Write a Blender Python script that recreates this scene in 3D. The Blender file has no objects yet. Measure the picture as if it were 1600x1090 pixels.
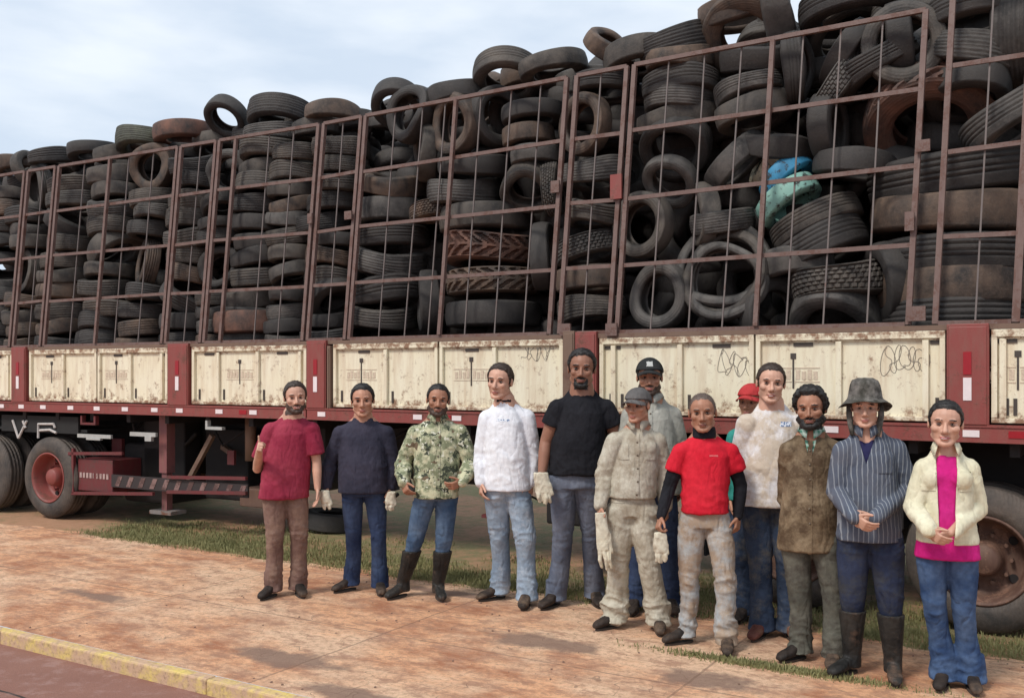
import bpy, math, random
import numpy as np
from mathutils import Vector, Matrix
random.seed(7); rng = np.random.RandomState(11)
sc = bpy.context.scene
col = sc.collection
R = math.radians
# ---------------------------------------------------------------- camera
CAMH, FPX, CX, HY = 1.72, 1500.0, 800.0, 585.0
cd = bpy.data.cameras.new('camera'); cam = bpy.data.objects.new('camera', cd); col.objects.link(cam)
cd.sensor_width = 36; cd.lens = 36 * FPX / 1600; cd.shift_y = 0.025; cd.clip_end = 3000; cd.clip_start = .1
cam.location = (0, 0, CAMH); cam.rotation_euler = (R(90), 0, 0)
sc.camera = cam
# ---------------------------------------------------------------- light
SUN_EL, SUN_AZ = 50, 226          # azimuth measured clockwise from +Y (north)
w = bpy.data.worlds.new('World'); sc.world = w; w.use_nodes = True
nt = w.node_tree; nt.nodes.clear()
def N(nt, t, **k):
    n = nt.nodes.new(t)
    for a, b in k.items():
        if a in n.inputs: n.inputs[a].default_value = b
        else: setattr(n, a, b)
    return n
out = N(nt, 'ShaderNodeOutputWorld'); bg = N(nt, 'ShaderNodeBackground'); bg.inputs[1].default_value = .10
sky = N(nt, 'ShaderNodeTexSky', sky_type='NISHITA', sun_disc=False)
sky.sun_elevation = R(SUN_EL); sky.sun_rotation = R(SUN_AZ); sky.air_density = 1.2; sky.dust_density = 2.0
tc = N(nt, 'ShaderNodeTexCoord'); mp = N(nt, 'ShaderNodeMapping'); mp.inputs['Scale'].default_value = (1.2, 1.2, 4.0)
no = N(nt, 'ShaderNodeTexNoise'); no.inputs['Scale'].default_value = 1.9; no.inputs['Detail'].default_value = 7; no.inputs['Roughness'].default_value = .55
no2 = N(nt, 'ShaderNodeTexNoise'); no2.inputs['Scale'].default_value = 4.2; no2.inputs['Detail'].default_value = 6
rp = N(nt, 'ShaderNodeValToRGB'); rp.color_ramp.elements[0].position = .25; rp.color_ramp.elements[0].color = (.84,.84,.84,1)
rp.color_ramp.elements[1].position = .62; rp.color_ramp.elements[1].color = (1,1,1,1)
cr = N(nt, 'ShaderNodeValToRGB'); cr.color_ramp.elements[0].position = .38; cr.color_ramp.elements[0].color = (3.9,4.5,5.3,1)
cr.color_ramp.elements[1].position = .68; cr.color_ramp.elements[1].color = (5.2,5.6,6.1,1)
mx = N(nt, 'ShaderNodeMix', data_type='RGBA')
L = nt.links.new
L(tc.outputs['Generated'], mp.inputs['Vector']); L(mp.outputs[0], no.inputs['Vector']); L(mp.outputs[0], no2.inputs['Vector'])
L(no.outputs['Fac'], rp.inputs[0]); L(no2.outputs['Fac'], cr.inputs[0])
L(rp.outputs[0], mx.inputs['Factor']); L(sky.outputs[0], mx.inputs['A']); L(cr.outputs[0], mx.inputs['B'])
L(mx.outputs['Result'], bg.inputs[0]); L(bg.outputs[0], out.inputs[0])
sl = bpy.data.lights.new('sun', 'SUN'); sl.energy = 1.5; sl.angle = R(14); sl.color = (1, .95, .88)
so = bpy.data.objects.new('sun', sl); col.objects.link(so)
sd = Vector((math.sin(R(SUN_AZ))*math.cos(R(SUN_EL)), math.cos(R(SUN_AZ))*math.cos(R(SUN_EL)), math.sin(R(SUN_EL))))
so.rotation_euler = sd.to_track_quat('Z', 'Y').to_euler(); so.location = (0, -5, 20)
sc.view_settings.view_transform = 'Standard'; sc.view_settings.look = 'None'; sc.view_settings.gamma = 1
sc.view_settings.exposure = 0.82
try: sc.cycles.max_bounces = 6; sc.cycles.use_denoising = True
except Exception: pass

# ---------------------------------------------------------------- materials
def newmat(name):
    m = bpy.data.materials.new(name); m.use_nodes = True
    return m, m.node_tree, m.node_tree.nodes['Principled BSDF']
def coords(nt, scale=(1,1,1), which='Object'):
    t = N(nt, 'ShaderNodeTexCoord'); mp = N(nt, 'ShaderNodeMapping'); mp.inputs['Scale'].default_value = scale
    nt.links.new(t.outputs[which], mp.inputs['Vector']); return mp.outputs[0]
def noise(nt, vec, scale, detail=4, rough=.55):
    n = N(nt, 'ShaderNodeTexNoise'); n.inputs['Scale'].default_value = scale; n.inputs['Detail'].default_value = detail
    n.inputs['Roughness'].default_value = rough; nt.links.new(vec, n.inputs['Vector']); return n.outputs['Fac']
def ramp(nt, fac, stops, const=False):
    r = N(nt, 'ShaderNodeValToRGB'); e = r.color_ramp.elements
    if const: r.color_ramp.interpolation = 'CONSTANT'
    while len(e) < len(stops): e.new(.5)
    for i, (p, c) in enumerate(stops):
        e[i].position = p; e[i].color = (*c, 1) if len(c) == 3 else c
    nt.links.new(fac, r.inputs[0]); return r.outputs[0]
def g(v): return (v, v, v)
def mix(nt, fac, a, b, mode='MIX'):
    m = N(nt, 'ShaderNodeMix', data_type='RGBA'); m.blend_type = mode
    for s, v in (('Factor', fac), ('A', a), ('B', b)):
        i = m.inputs[s]
        if s != 'Factor': i = [q for q in m.inputs if q.name == s and q.type == 'RGBA'][0]
        if hasattr(v, 'links') or isinstance(v, bpy.types.NodeSocket): nt.links.new(v, i)
        elif s == 'Factor': i.default_value = v
        else: i.default_value = (*v, 1)
    return [q for q in m.outputs if q.type == 'RGBA'][0]
def mth(nt, op, a, b=None):
    m = N(nt, 'ShaderNodeMath', operation=op)
    for i, v in enumerate((a, b)):
        if v is None: continue
        if isinstance(v, bpy.types.NodeSocket): nt.links.new(v, m.inputs[i])
        else: m.inputs[i].default_value = v
    return m.outputs[0]
def bump(nt, bs, h, strength=.4, dist=.01):
    b = N(nt, 'ShaderNodeBump'); b.inputs['Strength'].default_value = strength; b.inputs['Distance'].default_value = dist
    nt.links.new(h, b.inputs['Height']); nt.links.new(b.outputs[0], bs.inputs['Normal'])
def sepz(nt, ax='Z'):
    t = N(nt, 'ShaderNodeTexCoord'); s = N(nt, 'ShaderNodeSeparateXYZ'); nt.links.new(t.outputs['Object'], s.inputs[0]); return s.outputs[ax]

def folds(nt, b, h, fold=1.0):
    vf = coords(nt, (1.5, 1.5, .62)); wv = N(nt, 'ShaderNodeVectorMath', operation='ADD'); nn = N(nt, 'ShaderNodeTexNoise'); nn.inputs['Scale'].default_value = 5
    nt.links.new(vf, nn.inputs['Vector']); nt.links.new(vf, wv.inputs[0])
    sc_ = N(nt, 'ShaderNodeVectorMath', operation='SCALE'); sc_.inputs['Scale'].default_value = .30; nt.links.new(nn.outputs['Color'], sc_.inputs[0]); nt.links.new(sc_.outputs[0], wv.inputs[1])
    n1 = noise(nt, wv.outputs[0], 5.5, 1.2, .45); n2 = noise(nt, wv.outputs[0], 14, 1.5, .5)
    r1 = mth(nt, 'ABSOLUTE', mth(nt, 'SUBTRACT', n1, .5)); r2 = mth(nt, 'ABSOLUTE', mth(nt, 'SUBTRACT', n2, .5))
    r1 = mth(nt, 'MINIMUM', r1, .12); r2 = mth(nt, 'MINIMUM', r2, .1)
    hh = mth(nt, 'ADD', mth(nt, 'MULTIPLY', r1, 1.0), mth(nt, 'MULTIPLY', r2, .22))
    b1 = N(nt, 'ShaderNodeBump'); b1.inputs['Strength'].default_value = min(1, .42*fold); b1.inputs['Distance'].default_value = .11; nt.links.new(hh, b1.inputs['Height'])
    b2 = N(nt, 'ShaderNodeBump'); b2.inputs['Strength'].default_value = .4; b2.inputs['Distance'].default_value = .003; nt.links.new(h, b2.inputs['Height']); nt.links.new(b1.outputs[0], b2.inputs['Normal'])
    nt.links.new(b2.outputs[0], b.inputs['Normal'])
def cloth(name, base, fade=None, stain=None, stain_amt=.5, rough=.9, fscale=3.5, weave=260, fold=1.0):
    m, nt, b = newmat(name); v = coords(nt)
    fade = fade or tuple(min(1, c*1.25+.01) for c in base)
    c = mix(nt, ramp(nt, noise(nt, v, fscale, 5), [(.35, g(0)), (.68, g(1))]), base, fade)
    c = mix(nt, ramp(nt, noise(nt, v, 38, 3), [(.35, g(0)), (.85, g(.40))]), c, tuple(q*.5 for q in base))
    if stain:
        c = mix(nt, ramp(nt, noise(nt, v, 4.2, 10, .74), [(.585-.22*stain_amt, g(0)), (.73-.20*stain_amt, g(.85))]), c, stain)
    nt.links.new(c, b.inputs['Base Color']); b.inputs['Roughness'].default_value = rough
    b.inputs['Specular IOR Level'].default_value = .15
    h = mth(nt, 'ADD', noise(nt, v, weave, 2), mth(nt, 'MULTIPLY', noise(nt, v, 22, 4), 3.0))
    folds(nt, b, h, fold); return m
def plain(name, base, rough=.6, metal=0, var=.25, nscale=20, bstr=.1):
    m, nt, b = newmat(name); v = coords(nt)
    c = mix(nt, noise(nt, v, nscale, 4), tuple(q*(1-var) for q in base), tuple(min(1, q*(1+var)) for q in base))
    nt.links.new(c, b.inputs['Base Color']); b.inputs['Roughness'].default_value = rough; b.inputs['Metallic'].default_value = metal
    if bstr: bump(nt, b, noise(nt, v, nscale*3, 3), bstr, .003)
    return m
def rusty(name, paint, rust=(.14,.055,.03), amt=.4, dirt=(.2,.12,.08), rough=.65, scale=5):
    m, nt, b = newmat(name); v = coords(nt); vs = coords(nt, (1, 1, .25))
    n1 = noise(nt, v, scale, 8, .68); n2 = noise(nt, vs, 22, 5, .6); n3 = noise(nt, v, 70, 4, .7)
    c = mix(nt, ramp(nt, n2, [(.45, g(0)), (.8, g(.55))]), paint, dirt)
    k = ramp(nt, mth(nt, 'ADD', mth(nt, 'MULTIPLY', n1, .7), mth(nt, 'MULTIPLY', n3, .3)), [(.66-.3*amt, g(0)), (.72-.3*amt, g(1))])
    c = mix(nt, k, c, mix(nt, n3, tuple(q*.5 for q in rust), tuple(min(1,q*1.6) for q in rust)))
    nt.links.new(c, b.inputs['Base Color']); b.inputs['Roughness'].default_value = rough
    bump(nt, b, mth(nt, 'ADD', n3, k), .3, .003); return m

def tyre_mat():
    m, nt, b = newmat('rubber'); v = coords(nt)
    oi = N(nt, 'ShaderNodeObjectInfo')
    off = N(nt, 'ShaderNodeVectorMath', operation='ADD'); sc_ = mth(nt, 'MULTIPLY', oi.outputs['Random'], 37.0)
    nt.links.new(v, off.inputs[0]); nt.links.new(sc_, off.inputs[1]); v = off.outputs[0]
    dust = ramp(nt, noise(nt, v, 4, 6, .65), [(.34, g(.04)), (.68, g(.85))])
    speck = ramp(nt, noise(nt, v, 45, 4, .7), [(.5, g(0)), (.8, g(.5))])
    blk = mix(nt, oi.outputs['Random'], (.012,.011,.011), (.036,.033,.031))
    c = mix(nt, dust, blk, oi.outputs['Color'])
    c = mix(nt, speck, c, mix(nt, .4, oi.outputs['Color'], (.12,.10,.09)))
    nt.links.new(c, b.inputs['Base Color']); b.inputs['Roughness'].default_value = .72
    t0 = N(nt, 'ShaderNodeTexCoord'); sx = N(nt, 'ShaderNodeSeparateXYZ'); nt.links.new(t0.outputs['Object'], sx.inputs[0])
    rad = mth(nt, 'SQRT', mth(nt, 'ADD', mth(nt, 'MULTIPLY', sx.outputs['X'], sx.outputs['X']), mth(nt, 'MULTIPLY', sx.outputs['Y'], sx.outputs['Y'])))
    ring = mth(nt, 'SINE', mth(nt, 'MULTIPLY', rad, 260.0))
    bump(nt, b, mth(nt, 'ADD', mth(nt, 'MULTIPLY', noise(nt, v, 60, 5, .7), 2.0), mth(nt, 'MULTIPLY', ring, .28)), .5, .005); return m
RUBBER = tyre_mat()
def painted_tyre(name, colr):
    m, nt, b = newmat(name); v = coords(nt)
    c = mix(nt, ramp(nt, noise(nt, v, 14, 7, .7), [(.52, g(0)), (.6, g(1))]), colr, (.03,.03,.03))
    nt.links.new(c, b.inputs['Base Color']); b.inputs['Roughness'].default_value = .6; return m
PM_BLUE = painted_tyre('blue_painted_rubber', (.04,.24,.42)); PM_MINT = painted_tyre('mint_painted_rubber', (.22,.42,.36)); PM_CREAM = painted_tyre('cream_painted_rubber', (.5,.45,.33))
CAGE = rusty('rusty_cage_steel', (.145,.088,.074), (.11,.052,.038), .5, (.21,.15,.13), .6, 9)
WIRE = rusty('thin_bar_steel', (.13,.105,.098), (.12,.065,.05), .3, (.2,.16,.14), .6, 12)
RED = rusty('worn_red_paint', (.235,.05,.042), (.13,.045,.03), .38, (.2,.10,.075), .55, 4)
DKRED = rusty('dark_red_paint', (.13,.02,.022), (.07,.03,.025), .35, (.08,.05,.04), .6, 6)
def cream_mat():
    m, nt, b = newmat('cream_board_paint'); v = coords(nt); vs = coords(nt, (1, 1, .12))
    n1 = noise(nt, v, 2.3, 6, .6); n2 = noise(nt, vs, 16, 5, .6); n3 = noise(nt, v, 11, 8, .75)
    c = mix(nt, n1, (.73,.64,.44), (.81,.77,.63))
    c = mix(nt, ramp(nt, n2, [(.42, g(0)), (.72, g(.62))]), c, (.52,.38,.25))
    z = sepz(nt); # rust rising from the lower and upper edges of the boards
    lo = mth(nt, 'MAXIMUM', mth(nt, 'SUBTRACT', 1.0, mth(nt, 'MULTIPLY', mth(nt, 'ABSOLUTE', mth(nt, 'SUBTRACT', z, 1.41)), 9.0)), mth(nt, 'SUBTRACT', 1.0, mth(nt, 'MULTIPLY', mth(nt, 'ABSOLUTE', mth(nt, 'SUBTRACT', z, 2.0)), 14.0)))
    lo = mth(nt, 'MAXIMUM', lo, 0.0)
    k = ramp(nt, mth(nt, 'ADD', n3, mth(nt, 'MULTIPLY', lo, .16)), [(.56, g(0)), (.70, g(.9))])
    c = mix(nt, k, c, (.2,.085,.04))
    sp = ramp(nt, noise(nt, v, 42, 5, .75), [(.60, g(0)), (.72, g(.5))])
    c = mix(nt, sp, c, (.28,.14,.07))
    nt.links.new(c, b.inputs['Base Color']); b.inputs['Roughness'].default_value = .55; bump(nt, b, mth(nt, 'ADD', n3, n2), .25, .004); return m
CREAM = cream_mat()
CHASSIS = plain('dark_chassis_steel', (.012,.009,.009), .8, 0, .5, 8)
BLACKR = plain('black_rubber_sheet', (.012,.012,.012), .8)
GREY = plain('galvanised_steel', (.42,.42,.40), .5, .2)
WHITE = plain('white_reflector', (.75,.66,.66), .35, 0, .1)
REFRED = plain('red_reflector', (.30,.008,.015), .3, 0, .1)
INK = plain('black_ink', (.055,.042,.035), .6)
MARKER = plain('faint_marker_ink', (.22,.19,.16), .7)
FADE = plain('faded_print', (.56,.45,.34), .7, 0, .4, 60)
BRN = rusty('brown_steel', (.16,.1,.07), (.12,.06,.04), .4)

# ---------------------------------------------------------------- mesh helpers
def lk(name, me, parent=None, mats=()):
    o = bpy.data.objects.new(name, me); col.objects.link(o)
    if me:
        for m in mats: me.materials.append(m)
    if parent: o.parent = parent
    return o
def tag(o, label=None, cat=None, group=None, kind=None):
    if label: o['label'] = label
    if cat: o['category'] = cat
    if group: o['group'] = group
    if kind: o['kind'] = kind
    return o
def empty(name, loc=(0,0,0), rz=0):
    o = bpy.data.objects.new(name, None); col.objects.link(o); o.location = loc; o.rotation_euler = (0,0,rz); o.empty_display_size = .1
    return o
class MB:
    def __init__(s): s.v = []; s.f = []
    def add(s, V, F):
        k = len(s.v); s.v += [tuple(map(float, p)) for p in V]; s.f += [tuple(i + k for i in f) for f in F]; return s
    def box(s, x0, x1, y0, y1, z0, z1):
        V = [(x,y,z) for z in (z0,z1) for y in (y0,y1) for x in (x0,x1)]
        return s.add(V, [(0,2,3,1),(4,5,7,6),(0,1,5,4),(2,6,7,3),(0,4,6,2),(1,3,7,5)])
    def bar(s, p, q, t, u=None):               # square bar p-q, thickness t (tuple allowed)
        p = Vector(p); q = Vector(q); d = (q-p).normalized()
        a = Vector(u) if u else (Vector((0,1,0)) if abs(d.y) < .9 else Vector((1,0,0)))
        a = (a - d*a.dot(d)).normalized(); b = d.cross(a)
        ta, tb = (t if isinstance(t, tuple) else (t, t))
        V = [c + a*ta/2*i + b*tb/2*j for c in (p,q) for i,j in ((-1,-1),(1,-1),(1,1),(-1,1))]
        return s.add(V, [(0,1,2,3),(7,6,5,4),(0,4,5,1),(1,5,6,2),(2,6,7,3),(3,7,4,0)])
    def tube(s, pts, r, n=10, cap=True):
        pts = [Vector(p) for p in pts]; rr = r if isinstance(r, (list,tuple)) else [r]*len(pts)
        V = []; a = None
        for i, p in enumerate(pts):
            d = (pts[min(i+1,len(pts)-1)] - pts[max(i-1,0)]).normalized()
            if a is None: a = Vector((0,0,1)) if abs(d.z) < .9 else Vector((1,0,0))
            a = (a - d*a.dot(d)).normalized(); b = d.cross(a)
            for k in range(n):
                t = 2*math.pi*k/n; V.append(p + a*math.cos(t)*rr[i] + b*math.sin(t)*rr[i])
        F = [(i*n+k, i*n+(k+1)%n, (i+1)*n+(k+1)%n, (i+1)*n+k) for i in range(len(pts)-1) for k in range(n)]
        if cap: F += [tuple(range(n))[::-1], tuple(range((len(pts)-1)*n, len(pts)*n))]
        return s.add(V, F)
    def lathe(s, prof, n=32, c=(0,0,0), ax=None, closed=False):    # profile (r, h); axis = local Z or ax
        ax = Vector(ax or (0,0,1)).normalized(); q = ax.to_track_quat('Z','Y').to_matrix(); c = Vector(c); m = len(prof)
        V = [c + q @ Vector((r*math.cos(2*math.pi*k/n), r*math.sin(2*math.pi*k/n), h)) for k in range(n) for r, h in prof]
        F = [(k*m+i, ((k+1)%n)*m+i, ((k+1)%n)*m+(i+1)%m, k*m+(i+1)%m) for k in range(n) for i in range(m if closed else m-1)]
        return s.add(V, F)
    def build(s, name, mat, parent=None, smooth=False, bevel=0):
        me = bpy.data.meshes.new(name); me.from_pydata(s.v, [], s.f); me.update()
        if smooth: me.shade_smooth()
        o = lk(name, me, parent, [mat])
        if bevel:
            b = o.modifiers.new('b', 'BEVEL'); b.width = bevel; b.segments = 2; b.limit_method = 'ANGLE'
        return o
# ---------------------------------------------------------------- where things stand
def gp(px, py):                                 # ground point under a photo position
    Z = FPX*CAMH/(py-HY); return Vector(((px-CX)*Z/FPX, Z, 0))
class Unit:                                     # a trailer side: origin on the side plane, u to the right, v inward, w up
    def __init__(s, o, d):
        s.o = Vector(o).to_3d(); s.d = Vector(d).to_3d().normalized(); s.n = Vector((-s.d.y, s.d.x, 0)); s.rz = math.atan2(s.d.y, s.d.x)
    def u(s, px, v=0):
        k = (px-CX)/FPX; o = s.o + s.n*v; return (k*o.y - o.x)/(s.d.x - k*s.d.y)
    def loc(s, px, py, v=0):
        u = s.u(px, v); p = s.o + s.n*v + s.d*u; return Vector((u, v, CAMH + (HY-py)/FPX*p.y))
    def world(s, q): return s.o + s.d*q[0] + s.n*q[1] + Vector((0,0,q[2]))
UR = Unit((-2.0, 9.52), (.845, -.535)); UL = Unit((-2.0, 9.52), (.877, -.480))

# ---------------------------------------------------------------- ground
def ground_mat():
    m, nt, b = newmat('soil_and_thin_grass'); v = coords(nt)
    n1 = noise(nt, v, .55, 6, .6); n2 = noise(nt, v, 7, 6, .7); n3 = noise(nt, v, 40, 4, .7)
    gr = mix(nt, n3, (.12,.11,.04), (.30,.26,.12)); so = mix(nt, n2, (.30,.14,.07), (.50,.29,.17))
    k = ramp(nt, mth(nt, 'ADD', mth(nt, 'MULTIPLY', n1, .65), mth(nt, 'MULTIPLY', n2, .35)), [(.44, g(0)), (.56, g(1))])
    c = mix(nt, k, gr, so); nt.links.new(c, b.inputs['Base Color']); b.inputs['Roughness'].default_value = .95
    bump(nt, b, mth(nt, 'ADD', n3, n2), .6, .03); return m
STAINS = []
def pave_mat():
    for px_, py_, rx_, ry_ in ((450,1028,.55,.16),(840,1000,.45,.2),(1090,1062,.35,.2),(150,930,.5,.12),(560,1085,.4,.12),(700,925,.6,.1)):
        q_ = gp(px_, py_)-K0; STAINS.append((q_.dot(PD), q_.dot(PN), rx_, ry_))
    m, nt, b = newmat('dusty_concrete'); v = coords(nt); vs = coords(nt, (.7, 1.15, 1))
    n0 = noise(nt, vs, .75, 9, .68); n1 = noise(nt, vs, 2.6, 11, .78); n2 = noise(nt, v, 24, 9, .8); n3 = noise(nt, v, 140, 3, .6)
    c = mix(nt, ramp(nt, n1, [(.42, g(0)), (.57, g(1))]), (.42,.165,.08), (.82,.45,.25))
    c = mix(nt, ramp(nt, n0, [(.44, g(0)), (.56, g(.8))]), c, (.86,.60,.40))
    c = mix(nt, ramp(nt, noise(nt, coords(nt, (.9, 1.6, 1)), 5.5, 9, .75), [(.50, g(0)), (.60, g(.75))]), c, (.38,.19,.12))
    c = mix(nt, ramp(nt, n2, [(.48, g(0)), (.62, g(.7))]), c, (.38,.20,.12))
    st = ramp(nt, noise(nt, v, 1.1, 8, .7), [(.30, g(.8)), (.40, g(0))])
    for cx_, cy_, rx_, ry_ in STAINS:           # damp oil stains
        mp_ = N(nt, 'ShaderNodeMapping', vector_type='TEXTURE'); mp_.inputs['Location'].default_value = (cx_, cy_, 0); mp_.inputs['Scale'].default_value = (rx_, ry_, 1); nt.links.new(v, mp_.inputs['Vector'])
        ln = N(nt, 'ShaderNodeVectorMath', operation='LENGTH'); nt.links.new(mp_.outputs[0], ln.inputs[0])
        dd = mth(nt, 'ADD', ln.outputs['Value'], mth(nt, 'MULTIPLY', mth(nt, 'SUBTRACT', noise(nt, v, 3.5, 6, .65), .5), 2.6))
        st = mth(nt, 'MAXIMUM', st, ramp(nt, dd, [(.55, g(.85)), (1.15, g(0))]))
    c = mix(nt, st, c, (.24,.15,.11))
    # joints between slabs
    s = N(nt, 'ShaderNodeSeparateXYZ'); nt.links.new(v, s.inputs[0])
    def joint(o, per, wd, off=0):
        f = mth(nt, 'FRACT', mth(nt, 'DIVIDE', mth(nt, 'ADD', o, off), per)); return mth(nt, 'LESS_THAN', mth(nt, 'ABSOLUTE', mth(nt, 'SUBTRACT', f, .5)), wd/per)
    wob = mth(nt, 'MULTIPLY', mth(nt, 'SUBTRACT', n1, .5), .05)
    j = mth(nt, 'MAXIMUM', joint(mth(nt, 'ADD', s.outputs['X'], wob), 2.1, .008, .9), joint(mth(nt, 'ADD', s.outputs['Y'], wob), 1.45, .008, 50.2))
    vo = N(nt, 'ShaderNodeTexVoronoi', feature='DISTANCE_TO_EDGE'); vo.inputs['Scale'].default_value = .8
    wv = N(nt, 'ShaderNodeVectorMath', operation='ADD'); nn = N(nt, 'ShaderNodeTexNoise'); nn.inputs['Scale'].default_value = 3; nt.links.new(v, nn.inputs['Vector'])
    nt.links.new(v, wv.inputs[0]); nt.links.new(nn.outputs['Color'], wv.inputs[1]); nt.links.new(wv.outputs[0], vo.inputs['Vector'])
    crk = mth(nt, 'MULTIPLY', mth(nt, 'LESS_THAN', vo.outputs[0], .003), mth(nt, 'GREATER_THAN', n0, .5))
    j = mth(nt, 'MAXIMUM', j, crk)
    c = mix(nt, mth(nt, 'MULTIPLY', j, .55), c, (.2,.11,.07))
    nt.links.new(c, b.inputs['Base Color']); b.inputs['Roughness'].default_value = .93
    h = mth(nt, 'SUBTRACT', mth(nt, 'ADD', mth(nt, 'MULTIPLY', n1, 2.0), mth(nt, 'ADD', n2, n3)), mth(nt, 'MULTIPLY', j, 2.0))
    bump(nt, b, h, .7, .018); return m
def road_mat():
    m, nt, b = newmat('reddish_asphalt'); v = coords(nt)
    n1 = noise(nt, v, 2, 5); n2 = noise(nt, v, 120, 3, .7)
    c = mix(nt, n1, (.20,.082,.058), (.30,.145,.105)); c = mix(nt, ramp(nt, n2, [(.4, g(0)), (.7, g(.5))]), c, (.12,.065,.05))
    sp_ = N(nt, 'ShaderNodeSeparateXYZ'); nt.links.new(v, sp_.inputs[0]); q_ = gp(60, 1072)-K0
    ln_ = mth(nt, 'ABSOLUTE', mth(nt, 'SUBTRACT', mth(nt, 'ADD', sp_.outputs['Y'], mth(nt, 'MULTIPLY', mth(nt, 'SUBTRACT', n1, .5), .06)), q_.dot(PN)))
    c = mix(nt, mth(nt, 'LESS_THAN', ln_, .010), c, (.04,.025,.02))
    c = mix(nt, ramp(nt, noise(nt, v, 9, 8, .75), [(.5, g(0)), (.66, g(.6))]), c, (.33,.2,.17))
    nt.links.new(c, b.inputs['Base Color']); b.inputs['Roughness'].default_value = .9; bump(nt, b, n2, .5, .006); return m
# strip frame along the pavement (kerb direction); q = distance from the kerb towards the truck
PD = Vector((.857, -.515, 0)).normalized(); PN = Vector((-PD.y, PD.x, 0))
K0 = gp(0, 985); E0 = gp(0, 815)
PRZ = math.atan2(PD.y, PD.x); WID = (E0-K0).dot(PN)
def sheet(name, x0, x1, y0, y1, z, mat, nx=1, ny=1, org=K0, edge=0):
    xs = np.linspace(x0, x1, nx+1); ys = np.linspace(y0, y1, ny+1)
    V = [(x, y + (edge*(math.sin(x*3.1)+math.sin(x*7.7+1)+.6*math.sin(x*17.3)+.4*math.sin(x*31)) if (j == ny and edge) else 0), z) for j, y in enumerate(ys) for x in xs]
    F = [(j*(nx+1)+i, j*(nx+1)+i+1, (j+1)*(nx+1)+i+1, (j+1)*(nx+1)+i) for j in range(ny) for i in range(nx)]
    o = MB().add(V, F).build(name, mat); o.location = (org.x, org.y, 0); o.rotation_euler = (0,0,PRZ); tag(o, kind='structure'); return o
o = sheet('ground', -600, 600, WID-.4, 900, -.012, ground_mat())
sheet('pavement', -60, 60, .078, WID, 0, pave_mat(), 900, 1, edge=.035)
sheet('road', -300, 300, -300, .01, -.085, road_mat())
mk, nt, b = newmat('yellow_kerb_paint'); v = coords(nt)
k = ramp(nt, noise(nt, v, 6, 7, .7), [(.36, g(0)), (.56, g(1))])
c = mix(nt, k, (.66,.50,.13), (.52,.34,.22)); c = mix(nt, ramp(nt, noise(nt, v, 30, 5, .7), [(.5, g(0)), (.7, g(.7))]), c, (.2,.13,.08))
nt.links.new(c, b.inputs['Base Color']); b.inputs['Roughness'].default_value = .85; bump(nt, b, noise(nt, v, 25, 5), .5, .01)
kb = MB(); x = -30
while x < 30:
    l = 2.0; dz = random.uniform(-.003, .003); kb.box(x+.002, x+l-.002, random.uniform(-.006,.002), .078, -.2, .003+dz); x += l
kb = kb.build('kerb', mk, bevel=.012); kb.location = (K0.x, K0.y, 0); kb.rotation_euler = (0,0,PRZ); tag(kb, kind='structure')
# grass blades along the verge and under the trailers
def blades(n, area, hmin, hmax, thin=1):
    V = []; F = []
    for _ in range(n):
        x, y = area()
        h = hmin + (hmax-hmin)*random.random()**2.2*1.5; a = random.uniform(0, 6.28); wd = random.uniform(.003,.006); lx = random.uniform(-.5,.5)*h; ly = random.uniform(-.5,.5)*h
        dx, dy = math.cos(a)*wd, math.sin(a)*wd; k = len(V)
        V += [(x-dx,y-dy,-.01),(x+dx,y+dy,-.01),(x+dx*.6+lx*.4,y+dy*.6+ly*.4,h*.6),(x-dx*.6+lx*.4,y-dy*.6+ly*.4,h*.6),(x+lx,y+ly,h)]
        F += [(k,k+1,k+2,k+3),(k+3,k+2,k+4)]
    return V, F
mg, nt, b = newmat('grass_blades'); v = coords(nt)
c = mix(nt, noise(nt, v, 3, 4), (.085,.125,.035), (.36,.33,.15)); c = mix(nt, noise(nt, v, 40, 3), c, (.22,.19,.08)); nt.links.new(c, b.inputs['Base Color']); b.inputs['Roughness'].default_value = .8
clumps = [(random.uniform(-3, 10), WID + abs(random.gauss(0, .55)), random.uniform(.08,.3)) for _ in range(420)]
def area1():
    cx, cy, r = random.choice(clumps); return cx + random.gauss(0, r), max(WID-.05+random.gauss(0,.05), cy + random.gauss(0, r*.6))
patch0 = gp(1210, 1043); patch0 = ((patch0-K0).dot(PD), (patch0-K0).dot(PN))
def area2(): return patch0[0] + random.gauss(0, .33), patch0[1] + random.gauss(0, .035)
V, F = blades(42000, area1, .008, .030); V2, F2 = blades(3500, area2, .008, .028)
gb = MB().add(V, F).add(V2, F2).build('grass', mg); gb.location = (K0.x, K0.y, 0); gb.rotation_euler = (0,0,PRZ); tag(gb, kind='stuff')
# loose stones on the pavement
V = MB()
for _ in range(260):
    x, y = random.uniform(-.5, 8.5), WID - abs(random.gauss(0, 1.4)); y = max(y, .15); r = random.uniform(.002, .009)
    V.lathe([(0,-r*.5),(r,-r*.2),(r*.9,r*.3),(r*.3,r*.7),(0,r*.75)], 5, (x, y, r*.3), (random.uniform(-.4,.4), random.uniform(-.4,.4), 1))
st = V.build('gravel', plain('stone_grit', (.2,.12,.085), .9)); st.location = (K0.x, K0.y, 0); st.rotation_euler = (0,0,PRZ); tag(st, kind='stuff')
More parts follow.
